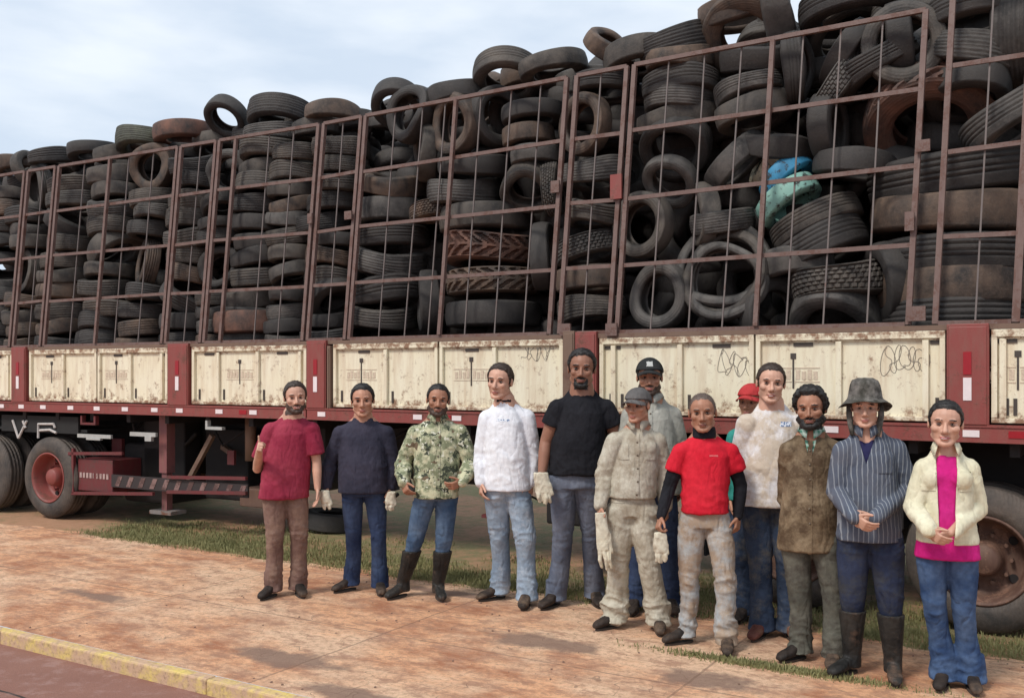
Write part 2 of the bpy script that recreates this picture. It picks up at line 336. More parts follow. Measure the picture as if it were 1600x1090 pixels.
# ================================================================ trailers
def wheel(parent, u, v0, w, D=.97, W=.28, name='wheel', rimmat=None, dual=True):
    """truck wheel, outer face at v0 (towards the viewer), centre height w"""
    rr = D/2; rimr = .30*D; e = empty(name); e.parent = parent; e.location = (u, v0, w); ax = (0,1,0)
    # profile: (radius, distance inward from the outer face)
    def tyre(y0):
        p = [(rimr, .035), (rimr+.012, .012), (rr*.72, 0), (rr*.86, .008), (rr*.95, .028), (rr-.004, .05)]
        k = 4
        for i in range(k):
            a = .05 + (W-.10)*i/k; bb = .05 + (W-.10)*(i+1)/k
            p += [(rr, a+.006), (rr, bb-.012), (rr-.014, bb-.009), (rr-.014, bb)]
        p += [(rr-.004, W-.05), (rr*.95, W-.028), (rr*.86, W-.008), (rr*.72, W), (rimr+.012, W-.012), (rimr, W-.035)]
        return MB().lathe([(r, h+y0) for r, h in p], 72, ax=ax)
    t = tyre(0)
    if dual:
        t2 = tyre(W+.05); t.add(t2.v, t2.f)
    o = t.build('tyre', RUBBER, e, True); o.color = (.13,.10,.08,1)
    rm = rimmat or RED
    o = MB().lathe([(rimr+.004,.02),(rimr+.012,.008),(rimr-.004,.004),(rimr-.014,.03),(rimr-.03,.06),(rimr-.035,.16),(rimr-.06,.19),(.14,.185),(.12,.17),(.115,.12),(.10,.06),(.085,.045),(0,.04)], 48, ax=ax).build('rim', rm, e, True)
    for k in range(10):
        a = k*math.pi/5; hb = MB(); hb.lathe([(.014,.135),(.014,.185)], 6, (math.cos(a)*.165, 0, math.sin(a)*.165), ax)
        hb.lathe([(0,.135),(.014,.135)], 6, (math.cos(a)*.165, 0, math.sin(a)*.165), ax).build('wheel_nut', rm, e)
    for k in range(5):
        a = (k+.5)*2*math.pi/5; MB().lathe([(0,.178),(.03,.178),(.03,.182)], 14, (math.cos(a)*.215, 0, math.sin(a)*.215), ax).build('hand_hole', CHASSIS, e)
    return e

def frame_board(u0, u1, parent, ribs, mark=None, scrib=None, zb=1.405, zt=2.015, slots=True):
    """hinged cream side board with raised frame and ribs"""
    m = MB(); m.box(u0, u1, .026, .05, zb, zt)
    m.box(u0, u1, -.006, .026, zt-.05, zt); m.box(u0, u1, -.006, .026, zb, zb+.03)
    m.box(u0, u0+.035, -.006, .026, zb+.03, zt-.05); m.box(u1-.035, u1, -.006, .026, zb+.03, zt-.05)
    m.box(u0+.035, u1-.035, .012, .026, zt-.062, zt-.05)
    for r in ribs: m.box(r-.02, r+.02, -.006, .026, zb+.03, zt-.062)
    b = m.build('side_board', CREAM, parent, bevel=.003)
    cells = [u0] + list(ribs) + [u1]
    if slots:
        for i, c in enumerate(cells[:-1]):
            c = c + .07 if i else c + .09
            s = MB(); s.box(c-.011, c+.011, .018, .0255, zb+.05, zb+.16); s.build('latch_slot', INK, b)
            if i % 2 == 0: MB().box((c+cells[i+1])/2-.07, (c+cells[i+1])/2+.07, .018, .0255, zt-.09, zt-.066).build('latch_slot', INK, b)
    for c in (mark or []):
        s = MB(); s.box(c-.006, c+.006, .021, .0255, 1.62, 1.86); s.box(c-.02, c+.02, .0205, .0253, 1.835, 1.875)
        s.build('latch_pin', INK, b)
        s = MB()
        for sx in (-1, 1):
            s.box(min(c+sx*.012, c+sx*.19), max(c+sx*.012, c+sx*.19), .0225, .0255, 1.765, 1.772)
            s.box(min(c+sx*.012, c+sx*.19), max(c+sx*.012, c+sx*.19), .0225, .0255, 1.665, 1.672)
            for q in range(4): s.box(c+sx*(.035+q*.042)-.016, c+sx*(.035+q*.042)+.014, .0225, .0255, 1.685, 1.755-.012*(q % 2))
        s.build('faded_logo', FADE, b)
    for c, w0, kk in (scrib or []):
        s = MB(); rs = random.Random(int(kk)); pts = []
        for i in range(120):
            t = i/119; i = i*25/119; pts.append((c - .14 + .28*t + .03*math.sin(i*2.3+kk), .0245, w0 + .09*math.sin(i*1.45+kk)*(1-.4*t) + .03*math.sin(i*3.1)))
        s.tube(pts, .0022, 4); s.build('scribble', MARKER, b)
    return b
def post(u0, u1, parent, z0=1.392, z1=2.055, brown=False, refl=True):
    c = (u0+u1)/2
    m = MB(); m.box(u0, u1, -.03, .06, z0, z1); m.box(u0+.012, u1-.012, -.038, -.03, z0, z1-.02)
    p = m.build('side_post', BRN if brown else RED, parent, bevel=.006)
    if refl:
        MB().box(c-.025, c+.025, -.043, -.038, 1.72, 1.87).build('reflector', REFRED, p)
        MB().box(c-.025, c+.025, -.043, -.038, 1.55, 1.70).build('reflector', WHITE, p)
    return p
def rail(parent, u0, u1, refl):
    m = MB(); m.box(u0, u1, -.022, .05, 1.275, 1.392); m.box(u0, u1, -.034, -.022, 1.275, 1.29); m.box(u0, u1, -.03, -.022, 1.375, 1.392)
    r = m.build('side_rail', RED, parent)
    for c, kind in refl: MB().box(c-.05, c+.05, -.027, -.022, 1.31, 1.355).build('reflector', REFRED if kind else WHITE, r)
    return r

# ---- trailer carrying the load on the right
TR = empty('trailer', UR.o, UR.rz)
tag(TR, 'long flatbed trailer with cream side boards and large wheel behind the woman', 'trailer', 'trailers loaded with tyres')
U = UR.u
uA, uB, uC = U(482), U(898), U(1513); uEnd = U(1600) + 2.2
def bays(a, b, n): return [a + (b-a)*i/n for i in range(1, n)]
post(uA, U(512), TR); post(U(882), U(900), TR, z0=1.42, z1=2.08, brown=True, refl=False); post(U(901), U(934), TR, z1=2.07); post(U(1480), U(1546), TR)
post(U(514), U(519), TR, z1=2.0, brown=True, refl=False)
a, b = U(521), U(684); frame_board(a, b, TR, [U(602)], mark=[U(562)])
a, b = U(687), U(880); frame_board(a, b, TR, [U(772)], mark=[U(734)], scrib=[(U(838), 1.93, 4)])
a, b = U(937), U(1178); frame_board(a, b, TR, [U(958), U(1062)], mark=[], scrib=[(U(1150), 1.80, 1)])
a, b = U(1181), U(1477); frame_board(a, b, TR, [U(1310), U(1446)], mark=[U(1238)], scrib=[(U(1412), 1.82, 2)])
a = U(1549); frame_board(a, a+1.05, TR, [U(1567), U(1567)+.5], mark=[U(1590)]); frame_board(a+1.06, uEnd-.02, TR, [a+1.5], mark=[])
rail(TR, uA, uEnd, [(U(x), k) for x, k in ((505,0),(655,0),(700,1),(716,0),(880,0),(1300,0),(1518,0),(1590,1))])
MB().box(uA, uEnd, .06, 2.58, 1.30, 1.38).build('deck', BRN, TR)
MB().box(uA, uEnd, -.0, .05, 2.018, 2.052).build('top_ledge', BRN, TR)
m = MB()
for v in (.75, 1.75):
    m.box(uA, uEnd, v, v+.14, .86, .88); m.box(uA, uEnd, v+.06, v+.08, .88, 1.28); m.box(uA, uEnd, v, v+.14, 1.28, 1.298)
u = uA
while u < uEnd: m.box(u, u+.06, .06, 2.5, 1.18, 1.298); u += .62
m.build('chassis', CHASSIS, TR)
o = frame = MB().box(uA, uEnd, 2.56, 2.6, 1.405, 2.05).build('far_board', BRN, TR)
m = MB(); m.box(U(838), U(960), .16, .72, .44, 1.26); m.build('tool_box', CHASSIS, TR, bevel=.02)
m = MB(); m.box(U(545), U(735), .9, 1.5, .62, 1.26); m.build('air_tank_box', CHASSIS, TR, bevel=.05)
m = MB(); m.box(U(1000), U(1090), .5, 1.1, .7, 1.26); m.build('spare_box', CHASSIS, TR, bevel=.03)
m = MB(); u = U(747); m.box(u-.05, u+.05, .25, .35, .46, 1.27); m.box(u-.1, u+.1, .2, .4, .43, .46); m.build('landing_leg', DKRED, TR)
DUSTRIM = rusty('dusty_brown_rim', (.10,.05,.035), (.17,.09,.06), .5, (.2,.13,.09), .7, 7)
w1 = U(1532)
for k in (0, -1.26, 1.26): wheel(TR, w1+k, .06, .485, rimmat=DUSTRIM)
for k in (0, -1.26, 1.26):
    m = MB().tube([(w1+k, .4, .485), (w1+k, 2.2, .485)], .075, 14); m.build('axle', CHASSIS, TR, True)
    e = wheel(TR, w1+k, 0, .485, dual=True); e.location = (w1+k, 2.52, .485); e.rotation_euler = (0,0,math.pi)
for k in range(2): MB().box(w1-.63+k*1.26-.1, w1-.63+k*1.26+.1, .3, .7, .62, 1.0).build('suspension_hanger', CHASSIS, TR)
MB().box(w1-1.95, w1-1.93, .1, .66, .32, 1.24).build('mudflap', BLACKR, TR)

# ---- trailer on the left
TL = empty('trailer', UL.o, UL.rz)
tag(TL, 'farther trailer with cream boards, red wheels and striped side guard behind the maroon shirt', 'trailer', 'trailers loaded with tyres')
U = UL.u; uS = U(0)-4.6; uE = U(480)
post(U(21), U(43), TL); post(U(265), U(297), TL); post(U(21)-3.2, U(21)-2.9, TL)
frame_board(U(300), U(479), TL, [U(340), U(402), U(468)], mark=[U(372)])
frame_board(U(46), U(151), TL, [U(98)], mark=[U(78)]); frame_board(U(153), U(262), TL, [U(203), U(252)], mark=[U(179)])
frame_board(U(21)-2.88, U(21)-1.45, TL, [U(21)-2.1], mark=[]); frame_board(U(21)-1.43, U(19), TL, [U(0)+.15, U(21)-.75], mark=[])
rail(TL, uS, uE, [(U(x), k) for x, k in ((5,0),(36,0),(70,0),(113,0),(154,0),(198,0),(244,0),(283,0),(345,0),(382,1),(398,0),(470,0))])
MB().box(uS, uE, .06, 2.58, 1.30, 1.38).build('deck', BRN, TL)
MB().box(uS, uE, 0, .05, 2.018, 2.052).build('top_ledge', BRN, TL)
MB().box(uS, uE, 2.56, 2.6, 1.405, 2.05).build('far_board', BRN, TL)
m = MB()
for v in (.75, 1.75):
    m.box(uS, uE, v, v+.14, .82, .84); m.box(uS, uE, v+.06, v+.08, .84, 1.28); m.box(uS, uE, v, v+.14, 1.28, 1.298)
u = uS
while u < uE: m.box(u, u+.06, .06, 2.5, 1.18, 1.298); u += .62
m.build('chassis', CHASSIS, TL)
w0 = U(71)
for k in (0, -1.25, -2.5):
    wheel(TL, w0+k, .02, .485, dual=True); MB().tube([(w0+k, .4, .485), (w0+k, 2.2, .485)], .075, 14).build('axle', CHASSIS, TL, True)
    e = wheel(TL, w0+k, 0, .485); e.location = (w0+k, 2.52, .485); e.rotation_euler = (0,0,math.pi)
m = MB(); m.box(w0-3.3, w0+.62, .1, .66, 1.04, 1.07); m.build('mudguard', BLACKR, TL)
mf = MB().box(w0-.95, w0+.5, .07, .10, 1.02, 1.22).build('mudflap', BLACKR, TL)
def stroke(pts, parent, mat, r=.012, name='white_lettering'):
    return MB().tube(pts, r, 6).build(name, mat, parent)
a = UL.loc(22, 656, .06); 
def L2(px, py): q = UL.loc(px, py, .058); return (q.x, q.y, q.z)
for pts in ([(20,656),(29,684)], [(29,684),(42,657)], [(36,657),(40,668)], [(60,684),(60,662),(84,662),(86,668)], [(62,672),(78,671),(88,676)]):
    stroke([L2(*p) for p in pts], mf, plain('white_letter_paint', (.5,.47,.45), .6), .015)
m = MB(); q0 = L2(124, 681); q1 = L2(176, 681); m.box(q0[0], q1[0], .03, .06, q0[2]-.012, q0[2]+.03); m.box((q0[0]+q1[0])/2-.12, (q0[0]+q1[0])/2+.12, .02, .06, q0[2]-.035, q0[2]-.012); m.build('tie_bracket', GREY, TL)
m = MB(); q0 = L2(206, 679); q1 = L2(246, 679); m.box(q0[0], q1[0], .03, .06, q0[2]-.01, q0[2]+.035); m.box(q1[0]-.16, q1[0]-.06, .02, .06, q0[2]-.06, q0[2]-.01); m.build('tie_bracket', GREY, TL)
m = MB(); q0 = L2(143, 657); m.box(q0[0]-.12, q0[0]+.14, .0, .05, q0[2]-.045, q0[2]-.02); m.box(q0[0]-.12, q0[0]-.09, .0, .05, q0[2]-.02, q0[2]+.06); m.box(q0[0]+.11, q0[0]+.14, .0, .05, q0[2]-.02, q0[2]+.06); m.build('rope_hook', DKRED, TL)
m = MB(); q0 = L2(340, 664); m.box(q0[0]-.12, q0[0]+.12, .0, .05, q0[2]-.045, q0[2]-.015); m.box(q0[0]-.12, q0[0]-.09, .0, .05, q0[2]-.015, q0[2]+.05); m.build('rope_hook', GREY, TL)
# side guard
def bars(name, mat, lst, t=.03):
    m = MB()
    for p, q in lst: m.bar(L2(*p), L2(*q), t)
    return m.build(name, mat, TL)
bars('guard_rail', DKRED, [((108,708),(192,708)),((108,770),(240,771)),((262,745),(385,747)),((262,768),(385,770)),((115,770),(115,700))], .035)
gd = MB(); q0 = L2(118, 740); q1 = L2(172, 740); gd.box(q0[0], q1[0], .09, .5, L2(120,766)[2], L2(120,716)[2]); gd = gd.build('red_tool_box', DKRED, TL, bevel=.01)
m = MB(); z = L2(140,743)[2]
for i in range(9):
    x = q0[0]+.04+i*(q1[0]-q0[0]-.08)/9; m.box(x, x+.035 if i != 4 else x+.01, .083, .0895, z-.03, z+.03)
m.build('pale_lettering', rusty('dirty_pale_paint', (.42,.30,.28), (.15,.07,.06), .4), gd)
m = MB(); m.box(q1[0]+.0, L2(385,755)[0], .075, .1, L2(240,766)[2], L2(240,746)[2]); g2 = m.build('stripe_board', plain('grimy_black_paint', (.03,.022,.022), .7), TL)
s = MB(); x = q1[0]+.06; zb, zt = L2(240,764)[2], L2(240,748)[2]
while x < L2(375,755)[0]:
    s.add([(x,.071,zb),(x+.07,.071,zb),(x+.13,.071,zt),(x+.06,.071,zt),(x,.0745,zb),(x+.07,.0745,zb),(x+.13,.0745,zt),(x+.06,.0745,zt)], [(3,2,1,0),(4,5,6,7),(0,1,5,4),(1,2,6,5),(2,3,7,6),(3,0,4,7)]); x += .19
s.build('slanted_stripe', rusty('grimy_stripe_paint', (.22,.13,.12), (.08,.04,.035), .6), g2)
q = L2(243, 700); m = MB(); m.box(q[0]-.06, q[0]+.06, .16, .28, .62, 1.27); m.box(q[0]-.04, q[0]+.04, .18, .26, .2, .62); lg = m.build('landing_leg', rusty('pinkish_worn_red', (.2,.07,.07), (.1,.05,.05), .3), TL)
MB().box(q[0]-.17, q[0]+.17, .12, .34, .16, .2).build('foot_plate', rusty('dull_grey_steel', (.2,.18,.17)), lg)
m = MB().bar((q[0]+.17, .3, .42), (q[0]+.62, .3, 1.05), .05); m.build('brace', BRN, TL)
q = L2(350, 700); m = MB().tube([(q[0], .45, 1.27), (q[0], .45, .78)], .06, 14); m.build('air_cylinder', rusty('rust_cylinder', (.2,.12,.08)), TL, True)
m = MB(); m.box(L2(175,700)[0], L2(240,700)[0], .5, .75, .45, 1.27); m.box(L2(262,700)[0], L2(330,700)[0], .6, 1.0, .3, 1.1); m.build('under_box', CHASSIS, TL, bevel=.02)
q = L2(357, 785); m = MB(); m.box(q[0]-.18, q[0]+.2, .4, .8, .28, .48); m.build('step_box', rusty('brown_box', (.14,.08,.06)), TL, bevel=.01)
m = MB(); m.box(L2(385,700)[0], uE-.1, .4, 1.3, .5, 1.27); m.build('fuel_tank', CHASSIS, TL, bevel=.08)
MB().box(w0+.75, w0+1.5, .5, 1.9, .2, .9).build('axle_box', CHASSIS, TL, bevel=.05)

def clutter(parent, ua, ub, n, seed):
    rs = random.Random(seed)
    for mat, nm, k in ((CHASSIS, 'hose', n), (DKRED, 'bracket', n//2), (BRN, 'brake_rod', n//3)):
        for i in range(k):
            u = rs.uniform(ua, ub); v = rs.uniform(.35, 1.5); z = rs.uniform(.5, 1.15)
            if nm == 'bracket': a_, b_, c_ = rs.uniform(.03,.12), rs.uniform(.03,.1), rs.uniform(.06,.2); MB().box(u-a_, u+a_, v, v+b_, z-c_, z+c_).build(nm, mat, parent)
            elif nm == 'hose':
                u2 = u + rs.uniform(-.8,.8); MB().tube([(u, v, z), ((u+u2)/2, v, z-rs.uniform(.05,.25)), (u2, v+.1, z+rs.uniform(0,.2))], rs.uniform(.012,.03), 7).build(nm, mat, parent, True)
            else: MB().bar((u, v, z), (u+rs.uniform(-.7,.7), v+.1, z+rs.uniform(-.3,.3)), rs.uniform(.02,.05)).build(nm, mat, parent)
clutter(TL, w0+.5, uE-.2, 22, 5); clutter(TR, uA+.3, w1-2, 16, 8)
MB().box(w0+.6, uE-.3, 1.9, 2.0, .35, 1.1).build('far_darkening_board', CHASSIS, TL)  # added far-side board that darkens the ground seen under the trailer
# ================================================================ cage panels
LEAN_V, LEAN_U = .14, .09
ZB, ZT = 2.06, 4.24
def cage(unit, px0, px1, mids, wires, label, ztop=ZT, rails=3, top=True):
    """rusty panel standing on the boards; racked a little towards the right and leaning inwards"""
    u0, u1 = (unit.u(px0) if px0 is not None else unit.u(0)-px1), unit.u(px1) if px0 is not None else unit.u(0)-2.4
    base = unit.world(((u0+u1)/2, .03, ZB)); e = empty('cage_panel', base, unit.rz)
    tag(e, label, 'cage panel', 'rusty steel cage panels along the trailers')
    H = ztop - ZB; W = (u1-u0)/2
    jit = [random.uniform(-.008,.008) for _ in range(8)]
    def P(u, h, v=0): return (u + LEAN_U*h/2.18, v + LEAN_V*h/2.18, h)
    f = MB(); f.bar(P(-W,0), P(-W,H), .037); f.bar(P(W,0), P(W,H), .037); f.bar(P(-W+.02,.0), P(W-.02,.0), .040)
    f.bar(P(-W-.0,H), P(W,H), .032); f.build('frame', CAGE, e)
    for i in range(1, rails+1):
        h = H*i/(rails+1); MB().bar(P(-W+.02,h+jit[i]), P(W-.02,h-jit[i]), (.018,.032)).build('rail', CAGE, e)
    for mx_ in mids:
        u = unit.u(mx_) - (u0+u1)/2; MB().bar(P(u,.02,-.028), P(u,H-.02,-.028), .034).build('upright', CAGE, e)
    for wx in wires:
        u = u0 + (u1-u0)*wx - (u0+u1)/2; MB().bar(P(u+random.uniform(-.012,.012),.0,.018), P(u+random.uniform(-.012,.012),H,.018), .011).build('thin_bar', WIRE, e)
    return e
LC = 'rusty cage panel '
cage(UR, 1460, 1585, [], [.5], LC+'at the right edge above the dark red post', 4.40)
cage(UR, 1588, 1760, [1670], [.25,.5,.75], LC+'running out of the picture at the right edge', 4.40)
cage(UR, 958+4, 1418, [1180], [.13,.27,.4,.62,.74,.87], LC+'in front of the blue and mint painted tyres, widest of all')
cage(UR, 872, 950, [], [.45], LC+'narrow, above the head of the man in black')
cage(UR, 543, 856, [686], [.16,.3,.42,.6,.75,.88], LC+'wide, above the camouflage shirt and the white long sleeve')
cage(UR, 478, 536, [], [.5], LC+'narrow, above the man in the dark navy sweater')
cage(UL, 316, 470, [344], [.5,.75], LC+'above the man in the maroon shirt')
cage(UL, 256, 310, [], [.5], LC+'narrow, above the red post left of the maroon shirt')
cage(UL, 66, 250, [148], [.22,.6,.8], LC+'wide, third from the left edge')
cage(UL, 18, 60, [], [.5], LC+'narrow, second from the left edge')
cage(UL, -170, 12, [-80], [.3,.7], LC+'cut off by the left edge of the picture')
# hinge plates and latches on the panels: small welded plates
hp = [(UR,958,290,.10,.2),(UR,862,290,.08,.1),(UR,1440,225,.09,.08),(UR,1420,345,.06,.13),(UR,1432,490,.12,.1),(UR,885,515,.1,.1),(UR,957,515,.1,.1),(UR,538,335,.09,.08),(UR,478,340,.06,.1)]
for i, (un, px, py, a_, h_) in enumerate(hp):
    q = un.loc(px, py, .0); o = MB().box(-a_/2, a_/2, -.02, .0, -h_/2, h_/2).build('hinge_plate', RED if i in (0,) else CAGE)
    hh = q.z-ZB; pw = un.world((q.x, .03+LEAN_V*hh/2.18-.04, q.z)); o.location = pw; o.rotation_euler = (0,0,un.rz)
    o2 = [c for c in bpy.data.objects if c.name.startswith('cage_panel') and c.parent is None]
    best = min(o2, key=lambda c: abs((un.world((q.x,0,ZB))-c.location).length))
    bpy.context.view_layer.update()
    o.parent = best; o.matrix_parent_inverse = Matrix.Identity(4); o.matrix_basis = best.matrix_world.inverted() @ (Matrix.Translation(pw) @ Matrix.Rotation(un.rz, 4, 'Z'))

# ================================================================ tyres
def tyre_mesh(name, D, W, hole, kind, nseg=72, wp=0):
    rr = D/2; ri = hole/2
    tw = W*.36                                   # half tread width
    ys = []; K = 22
    prof = [('s', ri, -W*.30), ('s', ri+.012, -W*.40), ('s', ri+.25*(rr-ri), -W*.49), ('s', ri+.55*(rr-ri), -W*.5), ('s', rr*.93, -W*.46), ('s', rr*.975, -W*.41)]
    for i in range(K+1): prof.append(('t', rr - .012*(2*i/K-1)**2*D, -tw + 2*tw*i/K))
    prof += [('s', rr*.975, W*.41), ('s', rr*.93, W*.46), ('s', ri+.55*(rr-ri), W*.5), ('s', ri+.25*(rr-ri), W*.49), ('s', ri+.012, W*.40), ('s', ri, W*.30)]
    th = .018
    prof += [('s', ri+.02, W*.27), ('s', ri+.5*(rr-ri), W*.40), ('s', rr*.93-th, W*.33), ('s', rr-.02-th, 0), ('s', rr*.93-th, -W*.33), ('s', ri+.5*(rr-ri), -W*.40), ('s', ri+.02, -W*.27)]
    if kind in ('lug', 'block'): nseg = 168
    V = []
    for k in range(nseg):
        t = 2*math.pi*k/nseg
        for typ, r, h in prof:
            if typ == 't':
                x = (h+tw)/(2*tw)
                if kind == 'rib': r -= (.014 if (x*5+.5) % 1 < .18 else 0)*D/.8
                elif kind == 'fine': r -= (.009 if (x*6) % 1 < .25 else 0)*D/.8; r -= .003*(int(k/2) % 2)*(1 if x < .2 or x > .8 else 0)
                elif kind == 'lug':
                    ph = k*22/nseg + (abs(x-.5)*2.2)
                    r -= .035*D if (ph % 1) > .5 and abs(x-.5) > .06 else 0
                elif kind == 'block':
                    ph = k*42/nseg + (.5 if int(x*5) % 2 else 0)
                    r -= .022*D if ((ph % 1) > .62 or (x*5) % 1 < .22) else 0
            rw = r*(1+wp*(.055*math.sin(2*t+wp*9)+.03*math.sin(3*t+wp*4))); V.append((rw*math.cos(t), rw*math.sin(t), h*(1+wp*.10*math.sin(2*t+2))+wp*.028*D*math.sin(2*t+1)*r/rr))
    m = len(prof); F = [(k*m+i, ((k+1)%nseg)*m+i, ((k+1)%nseg)*m+(i+1)%m, k*m+(i+1)%m) for k in range(nseg) for i in range(m)]
    me = bpy.data.meshes.new(name); me.from_pydata(V, [], F); me.update(); me.shade_smooth() if kind not in ('lug','block') else None
    me.materials.append(RUBBER); return me
TM = {'truck': (tyre_mesh('truck_tyre', 1.0, .27, .56, 'rib'), 1.0, .27), 'bald': (tyre_mesh('worn_truck_tyre', 1.0, .27, .56, 'bald'), 1.0, .27),
      'lug': (tyre_mesh('lug_tyre', 1.0, .28, .54, 'lug'), 1.0, .28), 'block': (tyre_mesh('block_tyre', .8, .25, .44, 'block'), .8, .25),
      'car': (tyre_mesh('car_tyre', .62, .2, .37, 'rib'), .62, .2), 'cars': (tyre_mesh('worn_car_tyre', .62, .2, .37, 'bald'), .62, .2),
      'carf': (tyre_mesh('fine_tread_tyre', .62, .2, .37, 'fine'), .62, .2), 'moto': (tyre_mesh('thin_tyre', .62, .09, .47, 'rib'), .62, .09)}
VAR = {}
for kk_, (m0, d_, w_) in list(TM.items()):
    kd_ = {'truck':'rib','bald':'bald','lug':'lug','block':'block','car':'rib','cars':'bald','carf':'fine','moto':'rib'}[kk_]; ho_ = {'truck':.56,'bald':.56,'lug':.54,'block':.44,'moto':.47}.get(kk_, .37)
    VAR[kk_] = [m0, tyre_mesh(m0.name, d_, w_, ho_, kd_, wp=.7), tyre_mesh(m0.name, d_, w_, ho_, kd_, wp=1.25)]
BROWN = (.17,.11,.075,1); DUST = (.12,.10,.082,1); DARK = (.048,.041,.037,1); GREYT = (.135,.122,.11,1); RUST = (.22,.10,.065,1)
NT = [0]; SEEN = set()
def ordinal(n):
    a = ['','first','second','third','fourth','fifth','sixth','seventh','eighth','ninth','tenth','eleventh','twelfth','thirteenth','fourteenth','fifteenth','sixteenth','seventeenth','eighteenth','nineteenth']
    if n < 20: return a[n]
    t = {2:'twent',3:'thirt',4:'fort'}[n//10]; return t+'ieth' if n % 10 == 0 else t+'y-'+a[n % 10]
def put_tyre(unit, px, py, kind, D, axis, colr, label, v=None, loc=None):
    me, d0, w0_ = TM[kind]; me = random.choice(VAR[kind]); s = D/d0; a = Vector(axis).normalized()
    if loc is None:
        ext = D/2*math.sqrt(max(0, 1-a.y*a.y)) + w0_*s/2*abs(a.y)
        if v is None: v = .10 + ext + random.uniform(0,.05)
        q = unit.loc(px, py, v); q = (q.x, v + LEAN_V*max(0, q.z-ZB)/2.18, q.z)
    else: q = loc
    o = lk('tyre', me)
    NT[0] += 1
    o.location = unit.world(q)
    aw = unit.d*a.x + unit.n*a.y + Vector((0,0,a.z))
    rot = aw.to_track_quat('Z', 'Y') @ Matrix.Rotation(random.uniform(0,6.28), 3, 'Z').to_quaternion()
    o.rotation_euler = rot.to_euler(); sx = random.uniform(.95,1.03); o.scale = (s*sx, s*(2-sx)*.99, s*random.uniform(.92,1.05))
    o.color = colr if isinstance(colr, tuple) else DUST
    assert label not in SEEN, label
    SEEN.add(label); tag(o, label, 'tyre', 'scrap tyres loaded behind the cage'); return o
def Fl(a=0, b=0): a = R(a); b = R(b); return (-math.sin(a)*math.cos(b), -math.sin(b), math.cos(a)*math.cos(b))
def St(c=0, b=0): c = R(c); b = R(b); return (math.sin(c)*math.cos(b), -math.cos(c)*math.cos(b), math.sin(b))
def Ed(a=0, c=0): a = R(a); c = R(c); return (math.cos(a)*math.cos(c), math.sin(c), math.sin(a))
